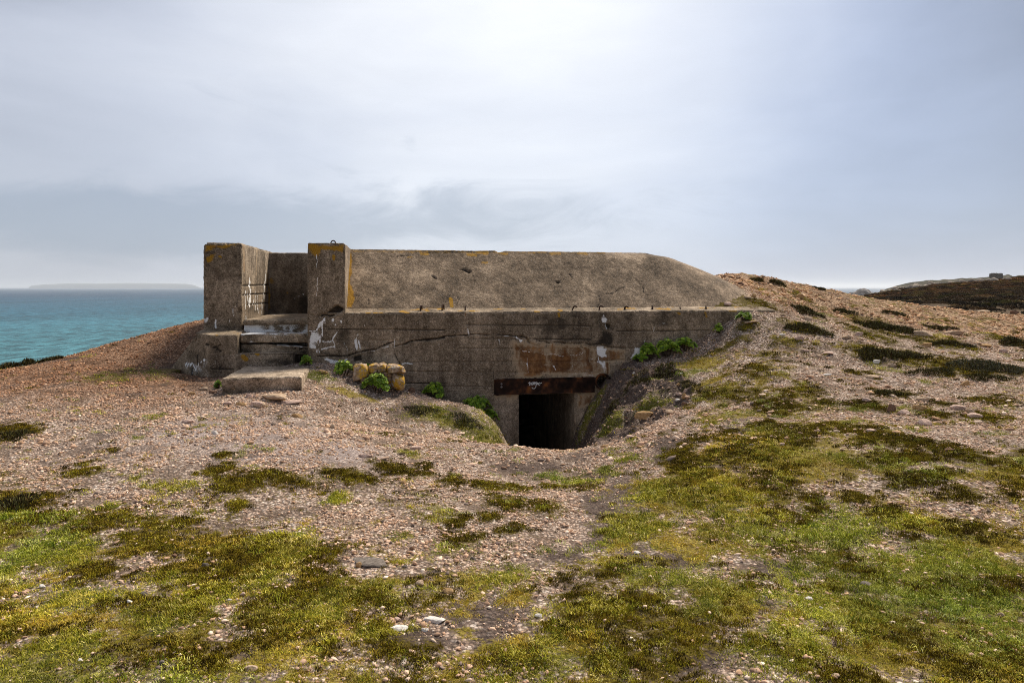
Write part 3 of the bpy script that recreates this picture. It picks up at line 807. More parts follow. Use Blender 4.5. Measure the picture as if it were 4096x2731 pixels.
def axis(lo, hi, r, res, extra=()):
    base = [lo, lo + 0.35 * r, lo + 0.7 * r, lo + r]
    top = [hi - r, hi - 0.7 * r, hi - 0.35 * r, hi]
    br = [lo + r] + sorted(e for e in extra if lo + r < e < hi - r) + [hi - r]
    mid = []
    for a, b in zip(br[:-1], br[1:]):
        n = max(1, int(math.ceil((b - a) / res)))
        mid += list(np.linspace(a, b, n + 1)[1:])
    return np.array(base + mid[:-1] + top)

def block(name, parent, mat, x, y, z, r=0.02, res=0.03, marks=None, warp=None, rough=0.004, skip="", extra=None, hole=None, seed=0, big=0.006):
    """rounded, slightly uneven concrete block; marks(P, N) -> (stain Nx4, disp N)"""
    extra = extra or {}
    if not isinstance(res, tuple): res = (res, res, res)
    r = min(r, (x[1] - x[0]) / 2.5, (y[1] - y[0]) / 2.5, (z[1] - z[0]) / 2.5)
    A = [axis(x[0], x[1], r, res[0], extra.get("x", ())), axis(y[0], y[1], r, res[1], extra.get("y", ())), axis(z[0], z[1], r, res[2], extra.get("z", ()))]
    V, Fc, off = [], [], 0
    for ax_, side in ((1, 0), (1, 1), (0, 0), (0, 1), (2, 0), (2, 1)):
        key = "xyz"[ax_] + "-+"[side]
        if key in skip: continue
        i, j = [k for k in range(3) if k != ax_]
        U, W = np.meshgrid(A[i], A[j])
        P = np.zeros((U.size, 3))
        P[:, i] = U.ravel(); P[:, j] = W.ravel(); P[:, ax_] = A[ax_][-1 if side else 0]
        f = grid_faces(len(A[i]), len(A[j]))
        flip = (ax_ == 1) == bool(side)
        if flip: f = f[:, ::-1]
        if hole and ax_ == 1:
            cxy = P[f].mean(1)
            keep = ~((cxy[:, 0] > hole[0]) & (cxy[:, 0] < hole[1]) & (cxy[:, 2] > hole[2]) & (cxy[:, 2] < hole[3]))
            f = f[keep]
        V.append(P); Fc.append(f + off); off += len(P)
    V = np.concatenate(V); Fc = np.concatenate(Fc)
    keys = np.round(V * 20000).astype(np.int64)
    _, idx, inv = np.unique(keys, axis=0, return_index=True, return_inverse=True)
    V = V[idx]; Fc = inv.ravel()[Fc]
    lo = np.array([x[0], y[0], z[0]]) + r; hi = np.array([x[1], y[1], z[1]]) - r
    Q = np.clip(V, lo, hi)
    D = V - Q
    L = np.linalg.norm(D, axis=1, keepdims=True) + 1e-12
    N = D / L
    V = Q + N * r
    stain = np.zeros((len(V), 4)); disp = np.zeros(len(V))
    if marks is not None:
        stain, disp = marks(V, N)
    disp = disp + rough * fbm(V * 28 + seed, 3, 0.6, 2) + big * fbm(V * 3.1 + seed, 3, 0.5, 6)
    edge = (np.abs(N).max(1) < 0.98)
    chips = np.clip(fbm(V * 8 + seed * 3, 4, 0.65, 14) - 0.08, 0, 1) * 0.11
    disp = disp - np.where(edge, chips, 0)
    V = V + N * disp[:, None]
    if warp is not None:
        V = warp(V)
    return mesh_obj(name, V, Fc, mat, parent, {"stain": stain}, True)

bunker = empty("bunker", (0, OY, 0), TH, "weathered grey brown concrete bunker half sunk in the turf", "bunker")

def lst(c, pts, yp=0.0):
    return [wp(c, x, y, yp) for x, y in pts]
PXM = 10.3 / FPX                                # metres per photo pixel on the front wall
def wd(c, n): return n * CROPS[c][2] * PXM

def pack(m, sel, n):
    st = np.zeros((n, 4)); dp = np.zeros(n)
    st[sel] = np.stack([m.lime * np.clip(0.86 + 0.85 * m.brk, 0, 0.95), m.rust * np.clip(1.0 + 0.8 * m.strk + 0.4 * m.brk, 0.25, 1), m.lich, m.dark], 1)
    dp[sel] = m.disp
    return st, dp

def front_marks(P, N):
    sel = (N[:, 1] < -0.5)
    m = Marks(P[sel, 0], P[sel, 2])
    cx0, cz0 = wp("L", 1905, 915)
    K = lambda pts: lst("K", pts); Lc = lambda pts: lst("L", pts); Bc = lambda pts: lst("B", pts)
    # formwork board joints
    for pts, dk in ((K([(490, 507), (900, 512), (1500, 514), (2240, 520)]), 0.9), (K([(420, 668), (900, 672), (1560, 680)]), 0.3), (K([(1640, 1138), (2240, 1145)]), 0.5), (K([(1640, 1316), (2240, 1318)]), 0.8),
                    (Bc([(570, 316), (1000, 319), (1630, 326)]), 0.8), (Bc([(1850, 370), (2352, 370)]), 0.8), (Bc([(500, 518), (1000, 520), (1500, 522), (2080, 516)]), 0.6),
                    (Bc([(0, 634), (800, 632), (1640, 632), (2000, 617)]), 0.6), (Bc([(0, 716), (800, 722), (1700, 728)]), 0.5), (Bc([(0, 817), (330, 818)]), 0.9), (Bc([(330, 845), (800, 842)]), 0.6),
                    (Bc([(100, 360), (560, 358)]), 0.4), (Bc([(590, 436), (1000, 440)]), 0.6), (Lc([(870, 278), (1250, 285), (1730, 290)]), 0.9), (Bc([(430, 975), (770, 985)]), 0.3),
                    (lst("C", [(0, 1098), (500, 1095), (980, 1090)]), 0.8)):
        m.groove(pts, 0.014, 0.010, dk, False)
    for pts in (Bc([(805, 630), (803, 700), (800, 780)]), Lc([(1735, 85), (1737, 290)]), Bc([(1190, 1150), (1195, 1150)])):
        m.groove(pts, 0.012, 0.008, 0.7, False)
    # the long settlement crack and its branches
    main = K([(790, 905), (830, 885), (900, 868), (1050, 832), (1180, 808), (1300, 768), (1420, 712), (1480, 695)])
    m.groove(main, 0.019, 0.04, 1.0)
    main2 = K([(1480, 765), (1600, 750), (1660, 722), (1800, 690), (1900, 665), (2050, 656), (2240, 640)]) + Bc([(60, 470), (150, 450), (300, 430), (450, 410), (560, 402), (700, 400), (830, 402), (900, 410), (1040, 415), (1085, 440), (1110, 472)])
    m.groove(main2, 0.017, 0.035, 1.0)
    m.groove(Lc([(760, 265), (790, 330), (830, 358), (900, 372), (950, 385)]), 0.018, 0.02, 1.0)
    m.groove(Lc([(910, 290), (1000, 315), (1100, 350), (1270, 336), (1440, 345), (1600, 346), (1750, 360), (1830, 350), (1980, 400), (2240, 412)]), 0.016, 0.025, 1.0)
    m.groove(Lc([(980, 190), (1100, 150), (1330, 130)]), 0.010, 0.008, 0.7)
    m.groove(Lc([(1980, 600), (2240, 590)]), 0.020, 0.02, 1.0)
    m.groove(K([(1495, 250), (1493, 400), (1500, 560)]), 0.010, 0.008, 0.7)
    m.groove(K([(1490, 870), (1530, 960), (1590, 1060)]), 0.02, 0.02, 0.8)
    m.groove(K([(330, 912), (560, 912), (820, 905)]), 0.02, 0.03, 1.0)
    m.groove(K([(780, 770), (785, 850), (810, 890)]), 0.010, 0.008, 0.8)
    m.groove(Bc([(330, 480), (335, 560)]), 0.008, 0.006, 0.4)
    # the lower wall face stands a little proud below the long crack
    # spalled pocket under the right pillar
    m.hollow(K([(185, 310), (200, 268), (225, 300), (360, 300), (372, 258), (480, 262), (560, 175), (640, 130), (735, 190), (690, 250), (590, 310), (480, 335), (380, 318), (250, 312)]), 0.085, 0.03, 1.0)
    m.hollow([(cx0 + 0.085 * math.cos(k_ * math.pi / 8) * 1.25, cz0 + 0.085 * math.sin(k_ * math.pi / 8) * 1.25) for k_ in range(16)], 0.22, 0.02, 1.0)  # duct recess, its inner shade put into the colour
    m.hollow(Bc([(1745, 300), (1800, 305), (1795, 350), (1755, 350)]), 0.04, 0.02, 0.9)
    m.hollow(Bc([(430, 765), (455, 770), (440, 790)]), 0.03, 0.01, 1.0)
    m.hollow(Bc([(590, 770), (608, 800), (600, 815)]), 0.03, 0.01, 1.0)
    m.hollow(K([(860, 905), (1010, 880), (1025, 1000), (870, 1010)]), 0.05, 0.04, 0.9)
    m.hollow(Lc([(1585, 770), (1625, 770), (1605, 810)]), 0.03, 0.01, 1.0)
    # damp black and brown
    m.area("dark", Bc([(1735, 350), (1850, 375), (1800, 500), (1690, 480), (1640, 500), (1690, 440)]), 0.06, 0.85)
    m.area("dark", K([(760, 275), (1500, 262), (2240, 262), (2240, 330), (1700, 360), (1300, 370), (900, 330)]), 0.06, 0.5)
    m.area("dark", Bc([(560, 212), (1700, 212), (1700, 250), (1200, 265), (800, 260)]), 0.06, 0.42)
    m.area("dark", K([(380, 830), (620, 830), (800, 900), (560, 905), (380, 900)]), 0.03, 0.6)
    m.area("dark", Lc([(1950, 600), (2240, 600), (2240, 830), (2000, 830)]), 0.08, 0.45)
    m.area("dark", Bc([(430, 640), (700, 560), (800, 620), (600, 760), (400, 720)]), 0.15, 0.30)
    # rust wash above the lintel
    m.area("rust", Lc([(600, 340), (750, 355), (880, 440), (1000, 475), (1150, 490), (1300, 490), (1340, 420), (1385, 360), (1400, 520), (1450, 540), (1452, 780), (1300, 810), (1200, 800), (720, 858), (765, 760), (750, 640), (685, 610), (660, 480), (600, 420)]), 0.075, 0.98)
    m.area("rust", Lc([(1610, 380), (1740, 390), (1730, 780), (1660, 780), (1635, 650), (1660, 480)]), 0.05, 0.92)
    m.area("rust", Lc([(1990, 420), (2240, 420), (2240, 590), (2000, 600)]), 0.04, 0.75)
    m.area("rust", Lc([(1930, 600), (1995, 600), (1990, 830), (1935, 800)]), 0.03, 0.8)
    m.area("rust", Lc([(285, 1110), (650, 1110), (640, 1200), (300, 1180)]), 0.06, 0.6)
    m.area("rust", Lc([(1500, 1090), (1790, 1070), (1780, 1250), (1510, 1300)]), 0.06, 0.7)
    m.area("rust", Lc([(1720, 620), (1840, 620), (1840, 780), (1720, 800)]), 0.05, 0.55)
    m.area("rust", Lc([(560, 330), (900, 300), (1300, 350), (1750, 360), (2240, 420), (2240, 600), (2000, 640), (1960, 840), (1500, 860), (640, 870), (560, 700)]), 0.10, 0.62)
    for x in (1080, 1150):
        m.stroke("rust", Lc([(x, 360), (x + 5, 480)]), wd("L", 40), 0.7)
    m.stroke("rust", Bc([(375, 205), (378, 225)]), 0.03, 0.8); m.stroke("rust", Bc([(560, 205), (563, 240)]), 0.02, 0.8); m.stroke("rust", Bc([(180, 195), (180, 225)]), 0.025, 0.8)
    mot = fbm(np.stack([m.u * 1.6, m.v * 2.2, m.u * 0], 1), 5, 0.65, 29)
    m.dark = np.maximum(m.dark, 0.62 * sstep(mot, 0.05, 0.55))
    # lime bleeding from the cracks
    def lime(c, pts, wpx, amp=1.0): m.stroke("lime", lst(c, pts), max(wd(c, wpx), 0.012), amp)
    def limearea(c, pts, soft=0.03, amp=1.0): m.area("lime", lst(c, pts), soft, amp)
    lime("K", [(430, 345), (390, 400), (350, 480), (330, 530)], 55); lime("K", [(405, 400), (405, 600)], 24); lime("K", [(190, 552), (310, 545), (350, 510)], 14); lime("K", [(420, 405), (510, 392)], 12)
    limearea("K", [(190, 562), (300, 560), (395, 600), (350, 680), (345, 830), (190, 830)], 0.03, 0.98); limearea("K", [(375, 652), (545, 650), (555, 700), (500, 712), (430, 715), (375, 790)], 0.025, 0.9)
    lime("K", [(640, 550), (560, 640), (555, 690), (600, 760), (605, 800)], 22); lime("K", [(400, 800), (500, 792), (600, 765)], 34); lime("K", [(370, 660), (345, 750), (360, 850)], 30)
    for x, y, r in ((698, 398, 34), (625, 442, 28), (580, 365, 30), (322, 832, 42), (448, 365, 26), (940, 585, 26)):
        lime("K", [(x, y - r / 3), (x + 3, y + r / 3)], r)
    lime("K", [(908, 655), (915, 740), (925, 835)], 36); lime("K", [(955, 670), (968, 750), (965, 820)], 30); lime("K", [(915, 600), (930, 660)], 10); lime("K", [(1493, 640), (1490, 765)], 20); lime("K", [(1480, 770), (1520, 775)], 20)
    lime("K", [(1590, 1030), (1660, 1025), (1770, 1032)], 16); lime("K", [(2140, 740), (2152, 850)], 12, 0.8); lime("K", [(1110, 848), (1330, 790), (1450, 750)], 12, 0.8); lime("K", [(730, 710), (775, 760), (785, 830)], 8, 0.8); lime("K", [(1035, 430), (1030, 510)], 8, 0.8)
    limearea("K", [(380, 930), (560, 935), (700, 940), (820, 930), (760, 1010), (640, 1030), (540, 1020), (450, 970)], 0.03, 0.8)
    lime("L", [(620, 250), (660, 280), (690, 310)], 50, 0.95); lime("L", [(380, 240), (620, 248)], 12, 0.8); lime("L", [(350, 290), (372, 365)], 16); lime("L", [(780, 650), (790, 720), (800, 805)], 30); lime("L", [(780, 560), (785, 650)], 10, 0.8)
    lime("L", [(1000, 507), (1060, 525), (1150, 510), (1260, 527), (1400, 547)], 16); lime("L", [(700, 455), (790, 465), (840, 480)], 10); lime("L", [(1150, 600), (1175, 660), (1165, 690), (1195, 745)], 14, 0.8);
    lime("L", [(1440, 640), (1450, 690), (1435, 755)], 8, 0.7); lime("L", [(830, 716), (880, 690), (945, 682), (1010, 700)], 8, 0.8); lime("L", [(1430, 520), (1520, 530), (1590, 500), (1620, 460)], 10); lime("L", [(1730, 575), (1790, 590)], 8)
    lime("L", [(1180, 690), (1195, 740)], 26)
    limearea("L", [(1830, 365), (1930, 370), (2000, 410), (1965, 545), (1900, 560), (1835, 520)], 0.03, 0.92); limearea("L", [(1830, 600), (1950, 600), (1940, 800), (1880, 830), (1850, 720)], 0.05, 0.85); limearea("L", [(1500, 800), (1700, 790), (1800, 830), (1300, 850), (1380, 810)], 0.03, 0.62); limearea("L", [(1480, 470), (1640, 440), (1640, 560), (1600, 700), (1480, 720)], 0.06, 0.40); lime("L", [(1840, 560), (1845, 640)], 18, 0.8)
    limearea("B", [(2000, 515), (2095, 515), (2070, 570), (1990, 600), (1930, 670), (1900, 700), (1960, 590)], 0.03, 0.9)
    limearea("B", [(1720, 235), (1745, 215), (1790, 270), (1770, 295), (1720, 290)], 0.02, 0.9); lime("B", [(1755, 315), (1765, 350)], 14, 0.9); lime("B", [(1795, 320), (1800, 345)], 8, 0.9)
    lime("B", [(568, 320), (570, 350), (585, 400)], 26); lime("B", [(2172, 330), (2170, 370), (2182, 398)], 10); lime("B", [(2098, 455), (2097, 500)], 8); lime("B", [(2230, 310), (2352, 290)], 12, 0.5); lime("B", [(700, 1005), (770, 1010)], 10, 0.8)
    lime("L", [(1300, 830), (1420, 800), (1560, 820)], 40, 0.45); lime("L", [(1490, 790), (1900, 765)], 8, 0.6)
    lime("C", [(395, 1030), (700, 970), (950, 965)], 14, 0.5)
    # lichen on the ledge
    for c, pts, a in (("C", [(600, 862), (650, 895)], 0.7), ("C", [(940, 880), (960, 930)], 0.7), ("C", [(1230, 862), (1300, 868)], 0.9), ("C", [(700, 850), (800, 852)], 0.8), ("B", [(1355, 225), (1357, 240)], 0.8)):
        m.stroke("lich", lst(c, pts), 0.05, a)
    # pillar above: yellow cap, white drip line, fine crack
    m.area("lich", lst("A", [(1235, 110), (1600, 110), (1570, 200), (1500, 175), (1360, 165), (1340, 240), (1290, 230), (1240, 160)]), 0.06, 1.0)
    m.stroke("lich", lst("A", [(1460, 235), (1462, 262)]), wd("A", 34), 0.9)
    m.stroke("lime", lst("A", [(1312, 205), (1313, 330)]), 0.016, 0.9); m.stroke("lime", lst("A", [(1313, 410), (1314, 600)]), 0.013, 0.75)
    m.groove(lst("A", [(1460, 150), (1430, 260), (1425, 380), (1410, 450)]), 0.009, 0.006, 0.6)
    return pack(m, sel, len(P))

def ledge_lichen(P, st, rate=0.35, z=ZLED):
    top = P[:, 2] > z - 0.012
    n = fbm(np.stack([P[:, 0] * 5, P[:, 1] * 9, P[:, 2] * 0], 1), 3, 0.6, 91)
    st[:, 2] = np.maximum(st[:, 2], np.where(top, sstep(n, rate, rate + 0.35), 0))
    return st

def wall_marks(P, N):
    st, dp = front_marks(P, N)
    return ledge_lichen(P, st, 0.25), dp

def wall_warp(V):                        # weathered fall of the ledge towards the front
    V = V.copy()
    k = np.clip(V[:, 1] / 0.30, 0, 1) * (V[:, 2] > ZLED - 0.03)
    V[:, 2] += k * (ZLEDB - ZLED)
    return V
block("front_wall", bunker, M_CONC, (XW0, XR_END), (0.0, 0.9), (ZFLOOR - 0.4, ZLED), 0.018, (0.011, 0.05, 0.011), wall_marks, wall_warp, 0.004,
      "y+z-", {"x": [XD0, XD1], "z": [ZLI0 - 0.01]}, (XD0, XD1, ZFLOOR - 0.5, ZLI0 - 0.01))
block("pillar", bunker, M_CONC, (XW0 + 0.001, XPR), (-0.004, 2.9), (ZLED - 0.07, ZTOP), 0.022, (0.012, 0.08, 0.012), front_marks, None, 0.004)

# roof slab: long front slope, rounded hip at the right end
def build_roof():
    nA, nB, nC = 430, 60, 14
    top, foot = [], []
    x0 = XW0 + 0.3
    ZF = ZLEDB - 0.02
    for s in np.linspace(0, 1, nA):
        xx = x0 + s * (XC - 0.35 - x0)
        top.append((xx, Y_TOP)); foot.append((xx, Y_FOOT))
    for k in range(1, nB + 1):
        ph = k / nB * math.pi / 2
        top.append((XC - 0.35 + 0.35 * math.sin(ph), Y_TOP + 0.55 * (1 - math.cos(ph))))
        foot.append((XC - 0.35 + (RUN + 0.35) * math.sin(ph), Y_FOOT + 1.9 * (1 - math.cos(ph))))
    for k in range(1, nC + 1):
        top.append((XC, Y_TOP + 0.55 + k * 0.2)); foot.append((XC + RUN, Y_FOOT + 1.9 + k * 0.2))
    top = np.array(top); foot = np.array(foot)
    nrow = 105
    tv = np.concatenate([np.linspace(0, 1, nrow), [1.06, 1.12]])
    ztop = ZTOP - 0.01
    V, Nn, par = [], [], []
    dirv = top - foot
    ln = np.linalg.norm(dirv, axis=1)
    sx_ = np.arange(len(top))
    # top falls very slightly to the right end
    zt = ztop - 0.015 * np.clip((top[:, 0] - x0) / (XC - x0), 0, 1)
    for tk in tv:
        k = min(tk, 1.0)
        soft = np.clip((k - 0.86) / 0.14, 0, 1)
        sag = 0.045 * soft ** 2 * (sx_ > nA * 0.85) + 0.006 * soft ** 2
        P2 = foot + dirv * (k if tk <= 1 else 1 + (tk - 1) * 2.2)
        z = ZF + (zt - ZF) * (k + 0.10 * np.sin(np.pi * k) * np.clip((sx_ - nA) / nB, 0, 1)) - sag
        if tk > 1: z = zt + 0.012 * (tk - 1) / 0.12 * 0 - sag * 0
        V.append(np.stack([P2[:, 0], P2[:, 1], z], 1))
        n2 = -dirv / ln[:, None]
        slope = (zt - ZF) / ln
        nn = np.stack([n2[:, 0] * slope, n2[:, 1] * slope, np.ones(len(ln))], 1)
        Nn.append(nn / np.linalg.norm(nn, axis=1, keepdims=True))
        par.append(np.full(len(ln), k))
    V = np.concatenate(V); Nn = np.concatenate(Nn); par = np.concatenate(par)
    # marks laid out on the slope (x', height)
    m = Marks(V[:, 0], V[:, 2])
    def rp(c, x, y):
        best = None
        for yp in np.linspace(Y_FOOT, Y_TOP, 60):
            xp, z = wp(c, x, y, yp)
            e = abs(z - (ZF + (ztop - ZF) * (yp - Y_FOOT) / (Y_TOP - Y_FOOT)))
            if best is None or e < best[0]: best = (e, xp, z)
        return best[1], best[2]
    RN = lambda pts, c="N": [rp(c, x, y) for x, y in pts]
    m.area("lich", RN([(1575, 190), (1640, 175), (1650, 350), (1620, 480), (1655, 560), (1640, 695), (1570, 695)], "A"), 0.04, 0.9)
    for x, y, r in ((640, 95, 30), (510, 122, 20), (1040, 100, 34), (1130, 82, 44), (1310, 92, 30), (1600, 85, 24), (1760, 98, 34), (1990, 92, 36), (1150, 170, 22), (2230, 95, 20), (2320, 90, 22)):
        m.stroke("lich", RN([(x - r, y), (x + r, y + 4)]), wd("N", r * 1.3), 0.62)
    m.stroke("lich", RN([(860, 480), (868, 540)]), wd("N", 42), 1.0)
    m.stroke("lich", RN([(0, 72), (2352, 88)]), 0.06, 0.5)
    m.hollow(RN([(920, 225), (985, 215), (1040, 240), (1030, 258), (980, 250)]), 0.05, 0.03, 1.0)
    m.hollow(RN([(690, 288), (730, 288), (755, 325), (720, 310)]), 0.05, 0.02, 1.0)
    m.hollow(RN([(1760, 335), (1790, 330), (1795, 352), (1770, 352)]), 0.06, 0.02, 1.0)
    m.hollow(RN([(1235, 60), (1330, 62), (1320, 76), (1270, 84), (1245, 74)]), 0.09, 0.03, 1.0)
    for pts, w_ in (([(660, 85), (800, 82), (1000, 78), (1240, 78)], 0.012), ([(2180, 430), (2250, 430), (2300, 395), (2345, 380)], 0.012), ([(920, 460), (930, 500), (905, 540)], 0.012), ([(1880, 280), (1905, 300), (1890, 330)], 0.014),
                    ([(1040, 180), (1045, 260), (1060, 330)], 0.008), ([(2120, 440), (2140, 520), (2110, 560)], 0.008), ([(370, 120), (540, 100)], 0.01), ([(160, 480), (162, 560)], 0.010), ([(2290, 180), (2300, 240)], 0.01)):
        m.groove(RN(pts), w_, 0.012, 0.9)
    for pts in ([(620, 580), (650, 670), (670, 690)], [(210, 560), (215, 640), (280, 690)], [(100, 480), (200, 560), (210, 590)], [(640, 730), (660, 780)]):
        m.groove(RN(pts, "C"), 0.012, 0.01, 0.8)
    for pts, a in ([(250, 470), (440, 440), (520, 520), (250, 560)], 0.5), ([(180, 300), (420, 330), (420, 420), (180, 420)], 0.42):
        m.area("dark", RN(pts), 0.1, a)
    wet = fbm(np.stack([V[:, 0] * 2.6, V[:, 2] * 0.8, V[:, 1] * 0], 1), 4, 0.6, 77)
    m.dark = np.maximum(m.dark, 0.5 * sstep(wet, 0.1, 0.5))
    m.dark = np.maximum(m.dark, 0.45 * sstep(par, 0.86, 1.0))
    stain = np.stack([m.lime, m.rust, m.lich, m.dark], 1)
    disp = m.disp + 0.006 * fbm(V * 26, 3, 0.6, 4) + 0.012 * fbm(V * 2.4, 3, 0.5, 9)
    V = V + Nn * disp[:, None]
    f = grid_faces(len(top), len(tv))
    n0 = len(V)
    # flat deck behind the edge
    last = V[(len(tv) - 1) * len(top):]
    back = np.stack([last[:, 0] - 0.0, np.maximum(last[:, 1] + 1.8, 5.0), np.full(len(last), ztop - 0.03)], 1)
    V = np.concatenate([V, back])
    stain = np.concatenate([stain, np.zeros((len(back), 4))])
    base = (len(tv) - 1) * len(top)
    i = np.arange(len(top) - 1)
    deck = np.stack([base + i, base + i + 1, n0 + i + 1, n0 + i], 1)
    return mesh_obj("roof_slab", V, np.concatenate([f, deck]), M_ROOF, bunker, {"stain": stain}, True)
build_roof()

# left parapet pillar with its chipped, lichened head and lime-streaked inner face
def parapet_marks(P, N):
    n = len(P)
    f = N[:, 1] < -0.5
    st = np.zeros((n, 4)); dp = np.zeros(n)
    m = Marks(P[f, 0], P[f, 2])
    Ic = lambda pts: lst("I", pts, 0.55)
    w1 = 500 / 2240 * 10.3 / FPX
    m.area("lich", Ic([(590, 140), (1250, 140), (1230, 180), (1000, 230), (900, 240), (800, 210), (700, 260), (620, 280)]), 0.07, 1.0)
    m.area("lich", Ic([(645, 400), (760, 310), (825, 300), (800, 420), (765, 520), (690, 490)]), 0.04, 0.9)
    m.stroke("lich", Ic([(890, 385), (915, 400)]), 60 * w1, 0.8)
    m.hollow(Ic([(690, 215), (830, 215), (910, 190), (900, 240), (800, 260), (720, 250)]), 0.05, 0.03, 0.8)
    m.hollow(Ic([(600, 320), (690, 290), (700, 340), (620, 350)]), 0.05, 0.03, 0.9)
    m.stroke("lime", Ic([(1190, 1258), (1150, 1280), (1140, 1340), (1150, 1430)]), 22 * w1, 0.9)
    m.area("lime", Ic([(615, 1505), (700, 1500), (690, 1560), (660, 1600), (620, 1580)]), 0.03, 0.9)
    m.stroke("lime", Ic([(812, 1510), (820, 1640)]), 30 * w1, 0.9); m.stroke("lime", Ic([(1062, 1510), (1068, 1570)]), 26 * w1, 0.8)
    m.area("dark", Ic([(600, 1600), (1250, 1580), (1250, 1680), (600, 1680)]), 0.05, 0.6)
    gr = fbm(np.stack([m.u * 5, m.v * 5, m.u * 0], 1), 3, 0.6, 66)
    m.dark = np.maximum(m.dark, 0.6 * sstep(gr, 0.0, 0.6))
    st[f] = np.stack([m.lime, m.rust, m.lich, m.dark], 1); dp[f] = m.disp
    s = N[:, 0] > 0.5
    m = Marks(P[s, 1], P[s, 2])
    Sc = lambda pts: [wside("I", x, y, XLP1) for x, y in pts]
    for pts, w_ in (([(1355, 1010), (1350, 1200), (1358, 1490)], 0.07), ([(1425, 840), (1440, 1000), (1430, 1240)], 0.16), ([(1395, 1000), (1390, 1150)], 0.05), ([(1530, 1010), (1535, 1330)], 0.06), ([(1575, 1080), (1570, 1300), (1585, 1430)], 0.06),
                    ([(1720, 640), (1715, 780), (1690, 900), (1685, 1130)], 0.08), ([(1655, 1170), (1648, 1410)], 0.05), ([(1500, 1180), (1495, 1230)], 0.10), ([(1440, 1080), (1430, 1220)], 0.12)):
        m.stroke("lime", Sc(pts), w_, 0.85)
    for pts in ([(1300, 908), (1500, 903), (1770, 893)], [(1300, 1078), (1500, 1058), (1770, 1048)], [(1380, 1250), (1560, 1232), (1770, 1215)]):
        m.groove(Sc(pts), 0.02, 0.012, 0.9, False)
    m.area("dark", Sc([(1390, 1250), (1700, 1220), (1720, 1400), (1400, 1480)]), 0.1, 0.6)
    m.stroke("rust", Sc([(1320, 230), (1330, 620)]), 0.16, 0.55); m.stroke("rust", Sc([(1560, 250), (1540, 700)]), 0.10, 0.4)
    m.stroke("lich", Sc([(1755, 700), (1770, 1330)]), 0.10, 0.7)
    st[s] = np.stack([m.lime, m.rust, m.lich, m.dark], 1); dp[s] = m.disp
    return st, dp
ZLP = wp("I", 900, 132, 0.55)[1]
ZLPB = wp("J", 700, 282, 0.55)[1]
block("parapet_pillar", bunker, M_CONC, (XLP0, XLP1), (0.55, 3.3), (ZLPB - 0.25, ZLP), 0.045, (0.013, 0.03, 0.013), parapet_marks, None, 0.006)

def alcove_marks(P, N):
    st = np.zeros((len(P), 4)); dp = np.zeros(len(P))
    f = N[:, 1] < -0.5
    m = Marks(P[f, 0], P[f, 2])
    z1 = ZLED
    m.dark = 0.75 * sstep(-P[f, 2], -(z1 + 0.75), -(z1 + 0.05)) * (0.65 + 0.6 * fbm(P[f] * 4, 3, 0.6, 8))  # alcove shade put into the colour, deeper towards the floor
    Ac = lambda pts: lst("A", pts, 2.9)
    m.stroke("lime", Ac([(1110, 620), (1130, 600), (1165, 585)]), 0.035, 0.8); m.stroke("lime", Ac([(1185, 570), (1187, 578)]), 0.04, 0.9)
    m.stroke("lich", Ac([(880, 190), (960, 192)]), 0.08, 0.9); m.stroke("lich", Ac([(905, 450), (915, 465)]), 0.12, 0.6); m.stroke("lich", Ac([(885, 520), (888, 700)]), 0.08, 0.6)
    m.stroke("lich", Ac([(1045, 555), (1048, 562)]), 0.06, 0.6)
    st[f] = np.stack([m.lime, m.rust, m.lich, m.dark], 1); dp[f] = m.disp
    return st, dp
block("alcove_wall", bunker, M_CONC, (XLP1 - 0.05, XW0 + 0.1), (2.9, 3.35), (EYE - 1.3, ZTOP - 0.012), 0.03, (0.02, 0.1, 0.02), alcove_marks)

# steps up to the alcove
def step_marks(lime_amt, dark_amt, z0=None, seed=0):
    def fn(P, N):
        st = np.zeros((len(P), 4)); dp = np.zeros(len(P))
        f = N[:, 1] < -0.4
        n = fbm(np.stack([P[:, 0] * 4, P[:, 2] * 9, P[:, 1] * 3], 1), 4, 0.6, seed)
        st[:, 0] = np.where(f, np.clip(lime_amt + 0.9 * n, 0, 1), 0)
        n2 = fbm(np.stack([P[:, 0] * 3, P[:, 2] * 6, P[:, 1] * 3], 1), 4, 0.6, seed + 3)
        st[:, 3] = np.where(f, np.clip(dark_amt + 0.8 * n2, 0, 1), 0)
        st[:, 2] = np.where(N[:, 2] > 0.3, sstep(fbm(P * 6, 3, 0.6, seed + 9), 0.3, 0.6) * 0.8, 0)
        st[:, 0] = np.maximum(st[:, 0], np.where(N[:, 2] > 0.3, np.clip(lime_amt + 0.45 + 0.8 * fbm(P * 5, 3, 0.6, seed + 5), 0, 0.9), 0))
        return st, dp
    return fn
XS0, XS1 = XBR - 0.02, XW0 + 0.02
ZP = wp("J", 1600, 150, 0.42)[1]
ZPB = wp("J", 1600, 232, 0.42)[1]
Z2 = wp("J", 1600, 378, 0.14)[1]
Z2B = wp("J", 1600, 522, 0.14)[1]
Z3 = wp("J", 1500, 672, 0.02)[1]
block("platform_slab", bunker, M_STEP, (wp("J", 1135, 200, 0.42)[0], XS1), (0.42, 2.95), (ZPB, ZP), 0.022, (0.02, 0.05, 0.015), step_marks(-0.4, 0.35, seed=3), None, 0.006)
block("step_riser", bunker, M_STEP, (XS0 + 0.01, XS1), (0.50, 1.0), (Z2 - 0.03, ZPB + 0.01), 0.012, (0.015, 0.1, 0.012), step_marks(0.62, 0.02, seed=13), None, 0.006)
def tilt2(V):
    V = V.copy()
    V[:, 2] += 0.012 * np.sin(V[:, 0] * 3.0)
    return V
